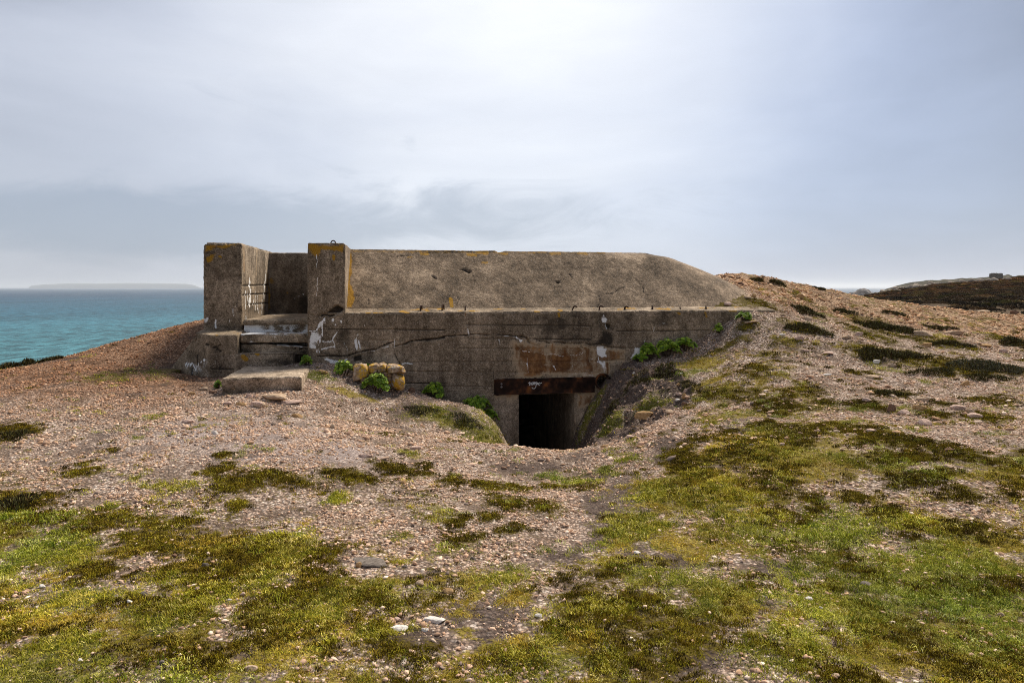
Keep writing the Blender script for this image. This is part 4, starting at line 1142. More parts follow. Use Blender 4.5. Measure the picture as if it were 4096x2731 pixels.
block("step", bunker, M_STEP, (XS0 + 0.012, XS1 - 0.004), (0.14, 0.75), (Z2B, Z2), 0.022, (0.014, 0.05, 0.012), step_marks(0.12, 0.15, seed=23), tilt2, 0.006)
def tilt3(V):                            # the lower course has dropped at its right end, leaving a dark gap
    V = V.copy()
    k = np.clip((V[:, 0] - (XS0 + 0.35)) / 0.7, 0, 1)
    V[:, 2] -= 0.055 * k * (V[:, 2] > (Z2B + Z3) / 2)
    V[:, 1] += 0.03 * k
    return V
block("step_course", bunker, M_STEP, (XS0 + 0.03, XS1 - 0.005), (0.17, 0.75), (Z3 - 0.05, Z2B - 0.012), 0.015, (0.015, 0.06, 0.012), step_marks(0.0, 0.35, seed=33), tilt3, 0.008)
XB3 = wp("J", 1935, 760, 0.0)[0]
def step3_marks(P, N):
    st, dp = step_marks(-0.5, 0.2, seed=43)(P, N)
    f = N[:, 1] < -0.5
    m = Marks(P[f, 0], P[f, 2])
    Jc = lambda pts: lst("J", pts)
    m.groove(Jc([(640, 922), (1000, 926)]), 0.016, 0.012, 0.9, False)
    m.groove(Jc([(560, 690), (1200, 690), (1930, 692)]), 0.012, 0.008, 0.7, False)
    m.stroke("lich", Jc([(1150, 745), (1185, 775)]), 0.09, 0.8); m.stroke("lich", Jc([(1190, 660), (1225, 690)]), 0.05, 0.9); m.stroke("lich", Jc([(1340, 665), (1370, 690)]), 0.05, 0.9)
    m.area("dark", Jc([(1450, 720), (1930, 700), (1930, 880), (1480, 880)]), 0.08, 0.7)
    m.area("lime", Jc([(1850, 820), (1920, 800), (1930, 880), (1880, 870)]), 0.03, 0.6)
    m.area("lime", Jc([(1000, 875), (1280, 860), (1900, 880), (1900, 900), (1000, 895)]), 0.03, 0.5)
    st[f] = np.maximum(st[f] * 0.7, np.stack([m.lime, m.rust, m.lich, m.dark], 1)); dp[f] = m.disp
    return st, dp
block("step_base", bunker, M_CONC, (XL0 - 0.02, XB3), (0.0, 0.75), (EYE - 1.75, Z3), 0.02, (0.014, 0.06, 0.014), step3_marks, None, 0.005)
block("step_end", bunker, M_CONC, (XB3 + 0.19, XW0 + 0.05), (0.06, 0.6), (EYE - 1.6, Z3 - 0.02), 0.03, 0.03, step_marks(0.0, 0.3, seed=53), None, 0.012)

# left end: splayed block over a sloping wing wall
ZB_F = wp("J", 800, 395)[1]; ZB_B = wp("J", 800, 300, 0.5)[1]; ZB_0 = wp("J", 800, 690)[1]
def splay_prism(name, plan, z0, ztop, mat, marks=None, cuts=7):
    bm = bmesh.new()
    lo = [bm.verts.new((x, y, z0)) for x, y in plan]
    hi = [bm.verts.new((x, y, ztop(x, y))) for x, y in plan]
    n = len(plan)
    for i in range(n):
        bm.faces.new((lo[i], lo[(i + 1) % n], hi[(i + 1) % n], hi[i]))
    bm.faces.new(hi)
    bm.normal_update()
    bmesh.ops.bevel(bm, geom=[e for e in bm.edges if len(e.link_faces) == 2], offset=0.02, segments=2, affect="EDGES", profile=0.6)
    for _ in range(3):
        bmesh.ops.triangulate(bm, faces=[f for f in bm.faces if len(f.verts) > 4])
        bmesh.ops.subdivide_edges(bm, edges=[e for e in bm.edges if e.calc_length() > 0.04], cuts=2, use_grid_fill=True)
    bm.normal_update()
    P = np.array([v.co[:] for v in bm.verts]); N = np.array([v.normal[:] for v in bm.verts])
    st = np.zeros((len(P), 4)); dp = np.zeros(len(P))
    if marks: st, dp = marks(P, N)
    dp = dp + 0.005 * fbm(P * 26, 3, 0.6, 5) + 0.008 * fbm(P * 4, 3, 0.5, 6)
    P = P + N * dp[:, None]
    for v, p in zip(bm.verts, P): v.co = p
    me = bpy.data.meshes.new(name)
    bm.to_mesh(me); bm.free()
    at = me.attributes.new("stain", "FLOAT_COLOR", "POINT"); at.data.foreach_set("color", st.astype(np.float32).ravel())
    me.polygons.foreach_set("use_smooth", np.ones(len(me.polygons), dtype=bool))
    me.materials.append(mat)
    ob = bpy.data.objects.new(name, me); COL.objects.link(ob); ob.parent = bunker
    return ob
SB, SW = 0.26, 0.74
def lb_marks(P, N):
    st = np.zeros((len(P), 4)); dp = np.zeros(len(P))
    m = Marks(P[:, 0], P[:, 2])
    Jc = lambda pts: lst("J", pts)
    fr = (N[:, 1] < -0.4)
    m.groove(Jc([(560, 360), (545, 520)]), 0.012, 0.01, 0.8); m.groove(Jc([(830, 410), (790, 500), (780, 540)]), 0.010, 0.008, 0.7)
    m.groove(Jc([(470, 505), (560, 550), (640, 560), (730, 570), (780, 640)]), 0.022, 0.025, 1.0)
    m.area("dark", Jc([(600, 480), (1040, 560), (1040, 690), (600, 690)]), 0.15, 0.45)
    st[:, 0] = m.lime; st[:, 3] = m.dark; dp = m.disp
    st[~fr] = 0; dp = np.where(fr, dp, 0)
    st[:, 2] = np.where(N[:, 2] > 0.5, sstep(fbm(P * 7, 3, 0.6, 19), 0.15, 0.45), 0)
    return st, dp
XE = XBR + 0.0
splay_prism("plinth_block", [(XL0 - SB, SB), (XL0, 0.004), (XE, 0.004), (XE, 0.8), (XL0 - SB, 0.8)], ZB_0 - 0.02,
            lambda x, y: ZB_F + (ZB_B - ZB_F) * min(1, max(0, y / 0.5)), M_STEP, lb_marks)
def wing_marks(P, N):
    st = np.zeros((len(P), 4)); dp = np.zeros(len(P))
    def q(x, y):                         # pixel -> (run along the splay, z)
        a, b = ray("J", x, y)
        # plane through (XL0,0) direction (-1,1)
        for s in np.linspace(-0.1, 1.0, 221):
            xx, yy = to_world(XL0 - s, s)
            if xx / yy <= a: return XL0 - s, EYE + b * yy
        return XL0 - 1.0, EYE
    m = Marks(P[:, 0], P[:, 2])
    wv = [q(*p) for p in ((235, 820), (290, 850), (360, 850), (410, 915), (440, 850), (480, 820), (545, 760), (620, 700), (640, 1100), (450, 1090), (240, 1000))]
    m.area("lime", wv, 0.03, 0.42)
    m.stroke("lime", wv[:7], 0.03, 0.95)
    m.groove([q(420, 580), q(424, 860)], 0.016, 0.012, 1.0, False); m.groove([q(300, 640), q(420, 645)], 0.012, 0.01, 0.8, False)
    m.area("dark", [q(240, 640), q(540, 600), q(540, 750), q(420, 850), q(360, 840), q(240, 800)], 0.05, 0.5)
    m.area("dark", [q(190, 900), q(230, 880), q(260, 1040), q(200, 1000)], 0.04, 0.7); m.stroke("dark", [q(345, 930), q(340, 1080)], 0.05, 0.8); m.stroke("dark", [q(430, 950), q(432, 1080)], 0.03, 0.8)
    st[:] = np.stack([m.lime, m.rust, m.lich, m.dark], 1)
    return st, m.disp
ZW1 = EYE - 0.79; ZW0 = EYE - 1.23
def wing_top(x, y):
    s = XL0 - x
    if s < SB - 0.03: return ZB_0
    return EYE - 0.80 - (s - SB) / (SW - SB) * 0.44
splay_prism("wing_wall", [(XL0 - SW - 0.1, SW + 0.1), (XL0 - SB + 0.01, SB - 0.01), (XL0 - SB + 0.04, SB - 0.04), (XL0, 0.0), (XL0 + 0.15, 0.35), (XL0 - SB + 0.04, SB + 0.3), (XL0 - SW + 0.05, SW + 0.4)], EYE - 1.9,
            wing_top, M_STEP, wing_marks)

# ------------------------------------------------------------------ entrance: steel lintel, passage
lint = block("lintel_beam", bunker, M_STEEL, (XLI0, XLI1), (-0.022, 0.25), (ZLI0, ZLI1), 0.006, (0.02, 0.08, 0.014), None, None, 0.007, "", None, None, 5, 0.010)
for zz in (ZLI0 + 0.010, ZLI1 - 0.010):
    block("flange", lint, M_STEEL, (XLI0 + 0.002, XLI1 - 0.002), (-0.036, -0.018), (zz - 0.0095, zz + 0.0095), 0.004, (0.05, 0.02, 0.01), None, None, 0.002, "", None, None, 8, 0.001)
def tube(name, pts, rad, mat, parent, sides=6, closed=False):
    pts = [Vector(p) for p in pts]
    V, Fq = [], []
    n = len(pts)
    for i, p in enumerate(pts):
        a = pts[max(i - 1, 0)]; b = pts[min(i + 1, n - 1)]
        tdir = (b - a).normalized()
        up = Vector((0, 1, 0)) if abs(tdir.y) < 0.9 else Vector((1, 0, 0))
        s1 = tdir.cross(up).normalized(); s2 = tdir.cross(s1)
        rr = rad(i / (n - 1)) if callable(rad) else rad
        for k in range(sides):
            an = 2 * math.pi * k / sides
            V.append(p + (s1 * math.cos(an) + s2 * math.sin(an)) * rr)
    for i in range(n - 1):
        for k in range(sides):
            a0 = i * sides + k; a1 = i * sides + (k + 1) % sides
            Fq.append((a0, a1, a1 + sides, a0 + sides))
    Fq.append(tuple(range(sides))[::-1]); Fq.append(tuple(range((n - 1) * sides, n * sides)))
    return mesh_obj(name, [tuple(v) for v in V], Fq, mat, parent, None, True)
def disc(name, c, r, t, mat, parent, n=12):
    V = [(c[0] + r * math.cos(2 * math.pi * k / n), c[1], c[2] + r * math.sin(2 * math.pi * k / n)) for k in range(n)]
    V += [(c[0] + 0.75 * r * math.cos(2 * math.pi * k / n), c[1] - t, c[2] + 0.75 * r * math.sin(2 * math.pi * k / n)) for k in range(n)]
    Fq = [(k, (k + 1) % n, n + (k + 1) % n, n + k) for k in range(n)] + [tuple(range(n, 2 * n))]
    return mesh_obj(name, V, Fq, mat, parent)
for y in (950, 995):
    xx, zz = wp("L", 393, y)
    disc("bolt", (xx, -0.021, zz), 0.016, 0.012, M_BOLT, lint)
# scrawled white paint on the beam
scr = []
for s in ([(790, 936), (812, 930), (832, 931)], [(808, 918), (806, 950), (808, 970), (818, 968)], [(826, 946), (835, 930), (846, 944), (836, 962), (826, 946)],
          [(857, 966), (859, 920), (864, 938), (868, 956), (873, 922)], [(876, 945), (890, 934), (882, 924), (873, 944), (888, 958)],
          [(893, 924), (899, 944), (909, 918), (909, 958), (901, 1000), (880, 1019), (856, 1016), (845, 1001)],
          [(918, 946), (929, 930), (938, 944), (926, 956), (918, 946)], [(944, 962), (947, 936), (958, 930), (968, 944)], [(976, 938), (990, 932)], [(958, 962), (962, 970)]):
    scr.append(s)
V, Fq = [], []
for s in scr:
    P2 = [wp("L", x, y) for x, y in s]
    for (x0, z0), (x1, z1) in zip(P2[:-1], P2[1:]):
        dx, dz = x1 - x0, z1 - z0
        l = math.hypot(dx, dz) + 1e-9
        nx, nz = -dz / l * 0.0048, dx / l * 0.0048
        ex, ez = dx / l * 0.003, dz / l * 0.003
        b = len(V)
        yy = -0.0285
        V += [(x0 - ex + nx, yy, z0 - ez + nz), (x0 - ex - nx, yy, z0 - ez - nz), (x1 + ex - nx, yy, z1 + ez - nz), (x1 + ex + nx, yy, z1 + ez + nz)]
        V += [(p[0], yy + 0.004, p[2]) for p in V[b:b + 4]]
        Fq += [(b, b + 1, b + 2, b + 3), (b, b + 4, b + 5, b + 1), (b + 2, b + 6, b + 7, b + 3), (b + 1, b + 5, b + 6, b + 2), (b + 3, b + 7, b + 4, b)]
gf = mesh_obj("paint_scrawl", V, Fq, M_PAINT, lint)
gf["label"] = "thin white scrawled lettering"

# round duct mouth at the right end of the beam
cxp, czp = wp("L", 1905, 915)
rad = wd("L", 118)
n = 28
V, Fq = [], []
for (r_, y_) in ((rad * 1.10, 0.02), (rad * 1.10, -0.05), (rad * 0.90, -0.05), (rad * 0.88, 0.35), (0.001, 0.35)):
    V += [(cxp + r_ * math.cos(2 * math.pi * k / n), y_, czp + r_ * math.sin(2 * math.pi * k / n)) for k in range(n)]
for q_ in range(4):
    Fq += [(q_ * n + k, q_ * n + (k + 1) % n, (q_ + 1) * n + (k + 1) % n, (q_ + 1) * n + k) for k in range(n)]
mesh_obj("duct_mouth", V, Fq, M_STEEL, bunker, None, True)

def inner_box(name, x0, x1, y0, y1, z0, z1, mat, parent):
    V = [(x, y, z) for y in (y0, y1) for x, z in ((x0, z0), (x1, z0), (x1, z1), (x0, z1))]
    return mesh_obj(name, V, [(4, 5, 6, 7), (0, 1, 5, 4), (1, 2, 6, 5), (2, 3, 7, 6), (3, 0, 4, 7)], mat, parent)
def inner_wall(name, x, y, z):
    return block(name, bunker, M_INNER, x, y, z, 0.01, 0.12, None, None, 0.006)
DW = 0.3
block("door_jamb", bunker, M_CONC, (XD0 - DW, XD0), (0.012, 4.0), (ZFLOOR - 0.3, ZLI0 + 0.03), 0.012, (0.05, 0.05, 0.04), step_marks(-0.5, -0.1, seed=63), None, 0.006)
block("door_jamb", bunker, M_CONC, (XD1, XD1 + DW), (0.012, 4.0), (ZFLOOR - 0.3, ZLI0 + 0.03), 0.012, (0.05, 0.05, 0.04), step_marks(-0.5, 0.0, seed=73), None, 0.006)
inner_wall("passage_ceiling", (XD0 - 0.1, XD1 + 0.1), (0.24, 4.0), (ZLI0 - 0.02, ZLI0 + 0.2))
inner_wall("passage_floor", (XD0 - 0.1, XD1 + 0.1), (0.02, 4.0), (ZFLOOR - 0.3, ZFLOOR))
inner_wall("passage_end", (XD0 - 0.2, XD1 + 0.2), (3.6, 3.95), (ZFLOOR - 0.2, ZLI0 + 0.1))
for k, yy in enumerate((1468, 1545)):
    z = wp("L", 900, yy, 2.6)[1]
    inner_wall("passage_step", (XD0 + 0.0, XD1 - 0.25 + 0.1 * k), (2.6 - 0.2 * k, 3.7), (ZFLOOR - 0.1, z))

# bent reinforcing bars along the ledge
def hook(c, x, y, h, lean, bend, size=1.0):
    xp, zb = wp(c, x, y, 0.12)
    hh = h * CROPS[c][2] * PXM
    pts = [(xp, 0.12, zb - 0.06), (xp, 0.12, zb)]
    if bend == "loop":
        w_ = hh * 0.45
        for k in range(0, 9):
            an = math.pi * k / 8
            pts.append((xp + w_ / 2 - w_ / 2 * math.cos(an), 0.12 + 0.01 * k, zb + hh * 0.55 + hh * 0.45 * math.sin(an)))
        pts.append((xp + w_ * 1.1, 0.21, zb + 0.0))
    elif bend == "hook":
        for k in range(0, 7):
            an = math.pi * 0.95 * k / 6
            pts.append((xp + lean * hh + hh * 0.45 * (1 - math.cos(an)), 0.12 - 0.005 * k, zb + hh * 0.5 + hh * 0.45 * math.sin(an)))
    else:
        pts += [(xp + lean * hh * 0.5, 0.13, zb + hh * 0.55), (xp + lean * hh, 0.14, zb + hh)]
    tube("rebar_hook", pts, 0.011 * size, M_BAR, bunker)
for a in (("N", 602, 572, 32, 0.0, "loop"), ("N", 788, 572, 40, 0.0, "loop"), ("N", 985, 574, 34, 0.05, "post"), ("N", 1902, 574, 34, 0.25, "hook"), ("N", 2132, 576, 38, 0.0, "hook"), ("B", 1925, 186, 26, 0.0, "hook"),
          ("B", 2158, 188, 36, 0.0, "loop"), ("C", -5, 850, 46, 0.0, "hook"), ("C", 325, 850, 50, 0.05, "loop"), ("C", 652, 852, 38, 0.0, "post"), ("C", 955, 855, 52, 0.0, "loop"), ("C", 1505, 885, 40, 0.1, "hook")):
    hook(*a)
xp, zb = wp("A", 1460, 114, 0.25)
tube("lifting_eye", [(xp - 0.035 * math.cos(t_), 0.3, zb - 0.01 + 0.045 * math.sin(t_)) for t_ in np.linspace(0, math.pi, 11)], 0.009, M_BAR, bunker)

# ------------------------------------------------------------------ loose landing slab in front of the steps
slab = empty("landing_slab", (*to_world(0, 0), 0), TH, "square low concrete landing slab at the foot of the steps", "slab")
slab.location = (0, OY, 0)
xa, ya = to_local(*pt("J", 810, 1070, 8.57)[:2]); xb, yb = to_local(*pt("J", 2060, 1045, 8.72)[:2])
ZS = EYE - 1.14
def slab_marks(P, N):
    st = np.zeros((len(P), 4)); dp = np.zeros(len(P))
    f = N[:, 1] < -0.5
    low = ZS - P[:, 2]
    nn = fbm(P * 6, 3, 0.6, 3)
    st[:, 3] = np.where(f, np.clip(low * 2.5 + 0.5 * nn, 0, 0.9), 0)
    st[:, 2] = np.where(f, sstep(fbm(np.stack([P[:, 0] * 4, P[:, 2] * 8, P[:, 1] * 0], 1), 3, 0.6, 6), 0.25, 0.6) * 0.6, 0)
    dp = np.where(f, -0.10 * np.clip(low, 0, 0.3) + 0.02 * nn, 0)
    return st, dp
M_SLAB = concrete("slab_concrete", (1.6, 1.5, 1.4))
block("slab_body", slab, M_SLAB, (xa, xb), ((ya + yb) / 2, -0.02), (ZS - 0.45, ZS), 0.03, 0.018, slab_marks, None, 0.006)

# ================================================================== scattered cover (geometry nodes, real pieces)
def scatter(name, pts, rot, scl, tint, idx, protos, label, parent=None):
    me = bpy.data.meshes.new(name)
    me.vertices.add(len(pts))
    me.vertices.foreach_set("co", np.asarray(pts, np.float32).ravel())
    for an, typ, arr, key in (("rot", "FLOAT_VECTOR", rot, "vector"), ("scl", "FLOAT_VECTOR", scl, "vector")):
        at = me.attributes.new(an, typ, "POINT")
        at.data.foreach_set(key, np.asarray(arr, np.float32).ravel())
    at = me.attributes.new("tint", "FLOAT_COLOR", "POINT")
    at.data.foreach_set("color", np.concatenate([tint, np.ones((len(tint), 1))], 1).astype(np.float32).ravel())
    at = me.attributes.new("pick", "INT", "POINT")
    at.data.foreach_set("value", np.asarray(idx, np.int32))
    ob = bpy.data.objects.new(name, me)
    COL.objects.link(ob)
    if label: tag(ob, label, kind="stuff")
    ng = bpy.data.node_groups.new(name + "_scatter", "GeometryNodeTree")
    ng.interface.new_socket("Geometry", in_out="INPUT", socket_type="NodeSocketGeometry")
    ng.interface.new_socket("Geometry", in_out="OUTPUT", socket_type="NodeSocketGeometry")
    N_, Lk = ng.nodes, ng.links
    gi = N_.new("NodeGroupInput"); go = N_.new("NodeGroupOutput")
    iop = N_.new("GeometryNodeInstanceOnPoints")
    Lk.new(gi.outputs[0], iop.inputs["Points"])
    join = N_.new("GeometryNodeJoinGeometry")
    for p in reversed(protos):
        oi = N_.new("GeometryNodeObjectInfo"); oi.inputs["Object"].default_value = p; oi.transform_space = "ORIGINAL"
        g2i = N_.new("GeometryNodeGeometryToInstance")
        Lk.new(oi.outputs["Geometry"], g2i.inputs[0]); Lk.new(g2i.outputs[0], join.inputs[0])
    Lk.new(join.outputs[0], iop.inputs["Instance"])
    iop.inputs["Pick Instance"].default_value = True
    def na(nm, typ):
        nd = N_.new("GeometryNodeInputNamedAttribute"); nd.data_type = typ; nd.inputs[0].default_value = nm
        return nd.outputs[0]
    e2r = N_.new("FunctionNodeEulerToRotation")
    Lk.new(na("rot", "FLOAT_VECTOR"), e2r.inputs[0]); Lk.new(e2r.outputs[0], iop.inputs["Rotation"])
    Lk.new(na("scl", "FLOAT_VECTOR"), iop.inputs["Scale"]); Lk.new(na("pick", "INT"), iop.inputs["Instance Index"])
    Lk.new(iop.outputs[0], go.inputs[0])
    md = ob.modifiers.new("scatter", "NODES"); md.node_group = ng
    for p in protos: p.parent = ob
    return ob

def ico(sub):
    bm = bmesh.new()
    bmesh.ops.create_icosphere(bm, subdivisions=sub, radius=1.0)
    V = np.array([v.co[:] for v in bm.verts]); Fq = np.array([[v.index for v in f.verts] for f in bm.faces])
    bm.free()
    return V, Fq
ICO1, ICO2, ICO3, ICO4 = ico(1), ico(2), ico(3), ico(4)

def stone_shape(base, seed, cuts=11, rough=0.05, soft=14.0):
    """angular broken stone: unit directions clipped by random planes"""
    r_ = np.random.default_rng(seed)
    V, Fq = base
    pn = r_.normal(size=(cuts, 3)); pn /= np.linalg.norm(pn, axis=1, keepdims=True)
    pd = r_.uniform(0.55, 0.95, cuts)
    dots = V @ pn.T
    rr = np.where(dots > 0.05, pd[None] / np.maximum(dots, 0.05), 3.0)
    rad_ = -np.log(np.exp(-soft * np.minimum(rr, 2.0)).sum(1) + np.exp(-soft * 1.15)) / soft
    P = V * rad_[:, None]
    P = P * (1 + rough * fbm(P * 3 + seed, 3, 0.6, seed)[:, None])
    return P, Fq

def proto(name, V, Fq, mat, spot):
    o = mesh_obj(name, V, Fq, mat)
    o.location = (spot[0], spot[1], float(ground_z(spot[0], spot[1])) - 0.005)
    return o

def in_view(x, y, m=1.0):
    return np.abs(x) < 0.78 * y + m
def sample_ground(n, x0, x1, y0, y1, power=1.0):
    x = rng.uniform(x0, x1, n)
    y = y0 + (y1 - y0) * rng.uniform(0, 1, n) ** power
    k = in_view(x, y)
    x, y = x[k], y[k]
    lx, ly = to_local(x, y)
    k = ~((ly > -0.02) & (ly < 3.6) & (lx > XL0 - 0.9) & (lx < XC + 1.2))
    k &= ~((lx > xa - 0.02) & (lx < xb + 0.02) & (ly > min(ya, yb) - 0.02) & (ly < 0.1))
    return x[k], y[k]
moss_s, grass_s, soil_s, dry_s = moss, grass, soil, dry

# --- gravel
PEB_COL = np.array([(0.50, 0.375, 0.295), (0.60, 0.47, 0.385), (0.40, 0.285, 0.215), (0.70, 0.60, 0.52), (0.30, 0.215, 0.165), (0.46, 0.33, 0.23), (0.16, 0.135, 0.125), (0.80, 0.73, 0.66), (0.24, 0.20, 0.19)])
PEB_P = np.array([0.24, 0.22, 0.16, 0.12, 0.09, 0.08, 0.03, 0.04, 0.02])
peb_protos = []
for k in range(5):
    V, Fq = stone_shape(ICO1, 100 + k, 7, 0.06, 22.0)
    peb_protos.append(proto("pebble", V * np.array([0.012, 0.010, 0.008]), Fq, M_PEB, (-0.5 + 0.2 * k, 4.4)))
def gravel_points(n, y0, y1, smin, smax, x0=-13, x1=18, power=1.0, thr=1.0):
    x, y = sample_ground(n, x0, x1, y0, y1, power)
    cv = np.maximum(np.maximum(cover_at(moss_s, x, y), cover_at(grass_s, x, y)), 0.8 * cover_at(dry_s, x, y))
    sl = cover_at(soil_s, x, y)
    clump = fbm(np.stack([x * 2.6, y * 2.6, x * 0], 1), 5, 0.68, 21)
    pr = np.clip(0.60 - 0.62 * cv - 0.85 * sl + 1.6 * clump, 0.05, 1)
    k = rng.uniform(0, 1, len(x)) < pr * thr
    x, y, cv = x[k], y[k], cv[k]
    s = smin * (smax / smin) ** (rng.uniform(0, 1, len(x)) ** 4.2) * np.where(cv > 0.5, 0.75, 1.0)
    return x, y, s
gxs, gys, gss = [], [], []
for args in ((260000, 2.2, 5.2, 0.18, 1.7, -5.2, 5.2), (380000, 5.2, 8.6, 0.22, 1.7, -7.5, 7.8), (240000, 8.6, 13.0, 0.38, 2.2, -11, 11.5), (80000, 12.5, 20.0, 0.7, 4.5, 2.0, 16.0)):
    a, b, c = gravel_points(*args)
    gxs.append(a); gys.append(b); gss.append(c)
x, y = sample_ground(14000, 0.6, 4.2, 8.2, 10.6)
k = rng.uniform(0, 1, len(x)) < 0.45 * cover_at(bk, x, y)
gxs.append(x[k]); gys.append(y[k]); gss.append(0.35 * 7.0 ** (rng.uniform(0, 1, k.sum()) ** 4.0))
x, y = sample_ground(3500, -5, 6, 6.2, 8.8)
k = rng.uniform(0, 1, len(x)) < 0.25
gxs.append(x[k]); gys.append(y[k]); gss.append(1.2 * 3.2 ** (rng.uniform(0, 1, k.sum()) ** 2.0))
gx_, gy_, gs_ = np.concatenate(gxs), np.concatenate(gys), np.concatenate(gss)
n = len(gx_)
PEB_COL = PEB_COL * np.array([1.22, 1.06, 0.90])
tint = PEB_COL[rng.choice(len(PEB_COL), n, p=PEB_P / PEB_P.sum())] * rng.uniform(0.75, 1.2, (n, 1))
br = cover_at(brown, gx_, gy_)[:, None]; oc = cover_at(ochre, gx_, gy_)[:, None]
tint = tint * (1 - br * (1 - np.array([0.72, 0.57, 0.46]))) * (1 - oc * (1 - np.array([1.0, 0.89, 0.72])))
tint = tint * (1 - 0.55 * cover_at(bk, gx_, gy_)[:, None] * rng.uniform(0, 1, (n, 1)) ** 0.5)
gz_ = ground_z(gx_, gy_) + 0.002 * gs_
scl = gs_[:, None] * rng.uniform(0.7, 1.35, (n, 3)) * np.array([1.0, 1.0, 0.72])
scatter("gravel", np.stack([gx_, gy_, gz_], 1), np.stack([rng.uniform(-.5, .5, n), rng.uniform(-.5, .5, n), rng.uniform(0, 6.28, n)], 1), scl, tint, rng.integers(0, 5, n), peb_protos,
        "loose pinkish buff gravel strewn over the worn ground")
print("gravel", n)

# --- grass
def tuft(seed, blades, h, spread, width, lean=0.5):
    r_ = np.random.default_rng(seed)
    V, Fq = [], []
    for _ in range(blades):
        a = r_.uniform(0, 6.283); d = spread * math.sqrt(r_.uniform(0, 1))
        bx, by = d * math.cos(a), d * math.sin(a)
        an = r_.uniform(0, 6.283); ln = lean * r_.uniform(0.2, 1.3)
        hh = h * r_.uniform(0.5, 1.15)
        dx, dy = math.cos(an) * ln * hh, math.sin(an) * ln * hh
        px_, py_ = -math.sin(an) * width / 2, math.cos(an) * width / 2
        b = len(V)
        V += [(bx - px_, by - py_, -0.1 * h), (bx + px_, by + py_, -0.1 * h), (bx + dx * 0.45 + px_ * 0.8, by + dy * 0.45 + py_ * 0.8, hh * 0.6), (bx + dx * 0.45 - px_ * 0.8, by + dy * 0.45 - py_ * 0.8, hh * 0.6), (bx + dx, by + dy, hh * 0.92)]
        Fq += [(b, b + 1, b + 2, b + 3), (b + 3, b + 2, b + 4)]
    return V, Fq
tuft_protos = []
for k in range(4):
    V, Fq = tuft(200 + k, 18, 0.0135, 0.026, 0.0022, 1.0)
    tuft_protos.append(proto("grass_tuft", V, Fq, M_BLADE, (1.2 + 0.15 * k, 3.6)))
def cover_points(arr, n, y0, y1, x0, x1, lo, hi, power=1.0, seed=0):
    x, y = sample_ground(n, x0, x1, y0, y1, power)
    c = 0.88 * cover_at(arr, x, y) + 0.95 * fbm(np.stack([x * 4.5, y * 4.5, x * 0 + seed], 1), 5, 0.78, 35 + seed)
    k = rng.uniform(0, 1, len(x)) < sstep(c, lo, hi)
    return x[k], y[k]
xs_, ys_, ss_, tn_ = [], [], [], []
GCOL = np.array([1.18, 1.24, 1.1]) * np.array([(0.27, 0.245, 0.020), (0.38, 0.33, 0.038), (0.17, 0.185, 0.016), (0.52, 0.45, 0.10), (0.62, 0.52, 0.20), (0.12, 0.15, 0.014)])
GP_ = np.array([0.28, 0.25, 0.2, 0.15, 0.06, 0.06])
DCOL = np.array([(0.50, 0.37, 0.04), (0.62, 0.50, 0.11), (0.36, 0.25, 0.02), (0.34, 0.30, 0.025)])
for arr, cols, pc, sc, sets in ((grass_s, GCOL, GP_, 1.0, ((80000, 2.2, 4.2, -4, 4.2, 0.15, 1.15), (110000, 4.2, 7.6, -6, 6.5, 0.18, 1.15), (52000, 7.6, 13, -10, 11, 0.2, 1.1))),
                            (dry_s, DCOL, np.ones(4) / 4, 0.8, ((50000, 2.2, 4.2, -4, 4.2, 0.15, 1.1), (80000, 4.2, 9.5, -6, 7.5, 0.15, 1.1), (30000, 9.5, 14, 1, 11, 0.15, 1.1)))):
    for a in sets:
        x, y = cover_points(arr, *a, seed=3 if arr is dry_s else 0)
        xs_.append(x); ys_.append(y)
        ss_.append(sc * rng.uniform(0.55, 1.35, len(x)) * (1.0 if a[1] < 4 else (1.35 if a[1] < 7 else 1.9)))
        hue = fbm(np.stack([x * 0.9, y * 0.9, x * 0], 1), 2, 0.5, 67)[:, None]
        shade = np.clip(0.95 + 0.7 * fbm(np.stack([x * 2.2, y * 2.2, x * 0], 1), 4, 0.6, 167), 0.4, 1.4)[:, None] * (1 - 0.55 * np.clip(cover_at(lush, x, y), 0, 1) * (y > 7.5))[:, None]  # random tone; bank shade also put into the tint of lush tufts
        tn_.append(cols[rng.choice(len(cols), len(x), p=pc / np.sum(pc))] * rng.uniform(0.75, 1.25, (len(x), 1)) * (1 + 0.35 * hue * np.array([1.0, 0.35, 0.2])) * shade)
x, y, s_ = np.concatenate(xs_), np.concatenate(ys_), np.concatenate(ss_)
n = len(x)
scatter("grass", np.stack([x, y, ground_z(x, y)], 1), np.stack([rng.uniform(-.2, .2, n), rng.uniform(-.2, .2, n), rng.uniform(0, 6.28, n)], 1), s_[:, None] * np.array([1.2, 1.2, 1.0]) * rng.uniform(0.8, 1.2, (n, 3)) * np.stack([np.ones(n), np.ones(n), 0.65 + 1.1 * rng.uniform(0, 1, n) ** 6], 1),
        np.concatenate(tn_), rng.integers(0, 4, n), tuft_protos, "short windblown turf grass, green and straw coloured")
print("grass", n)

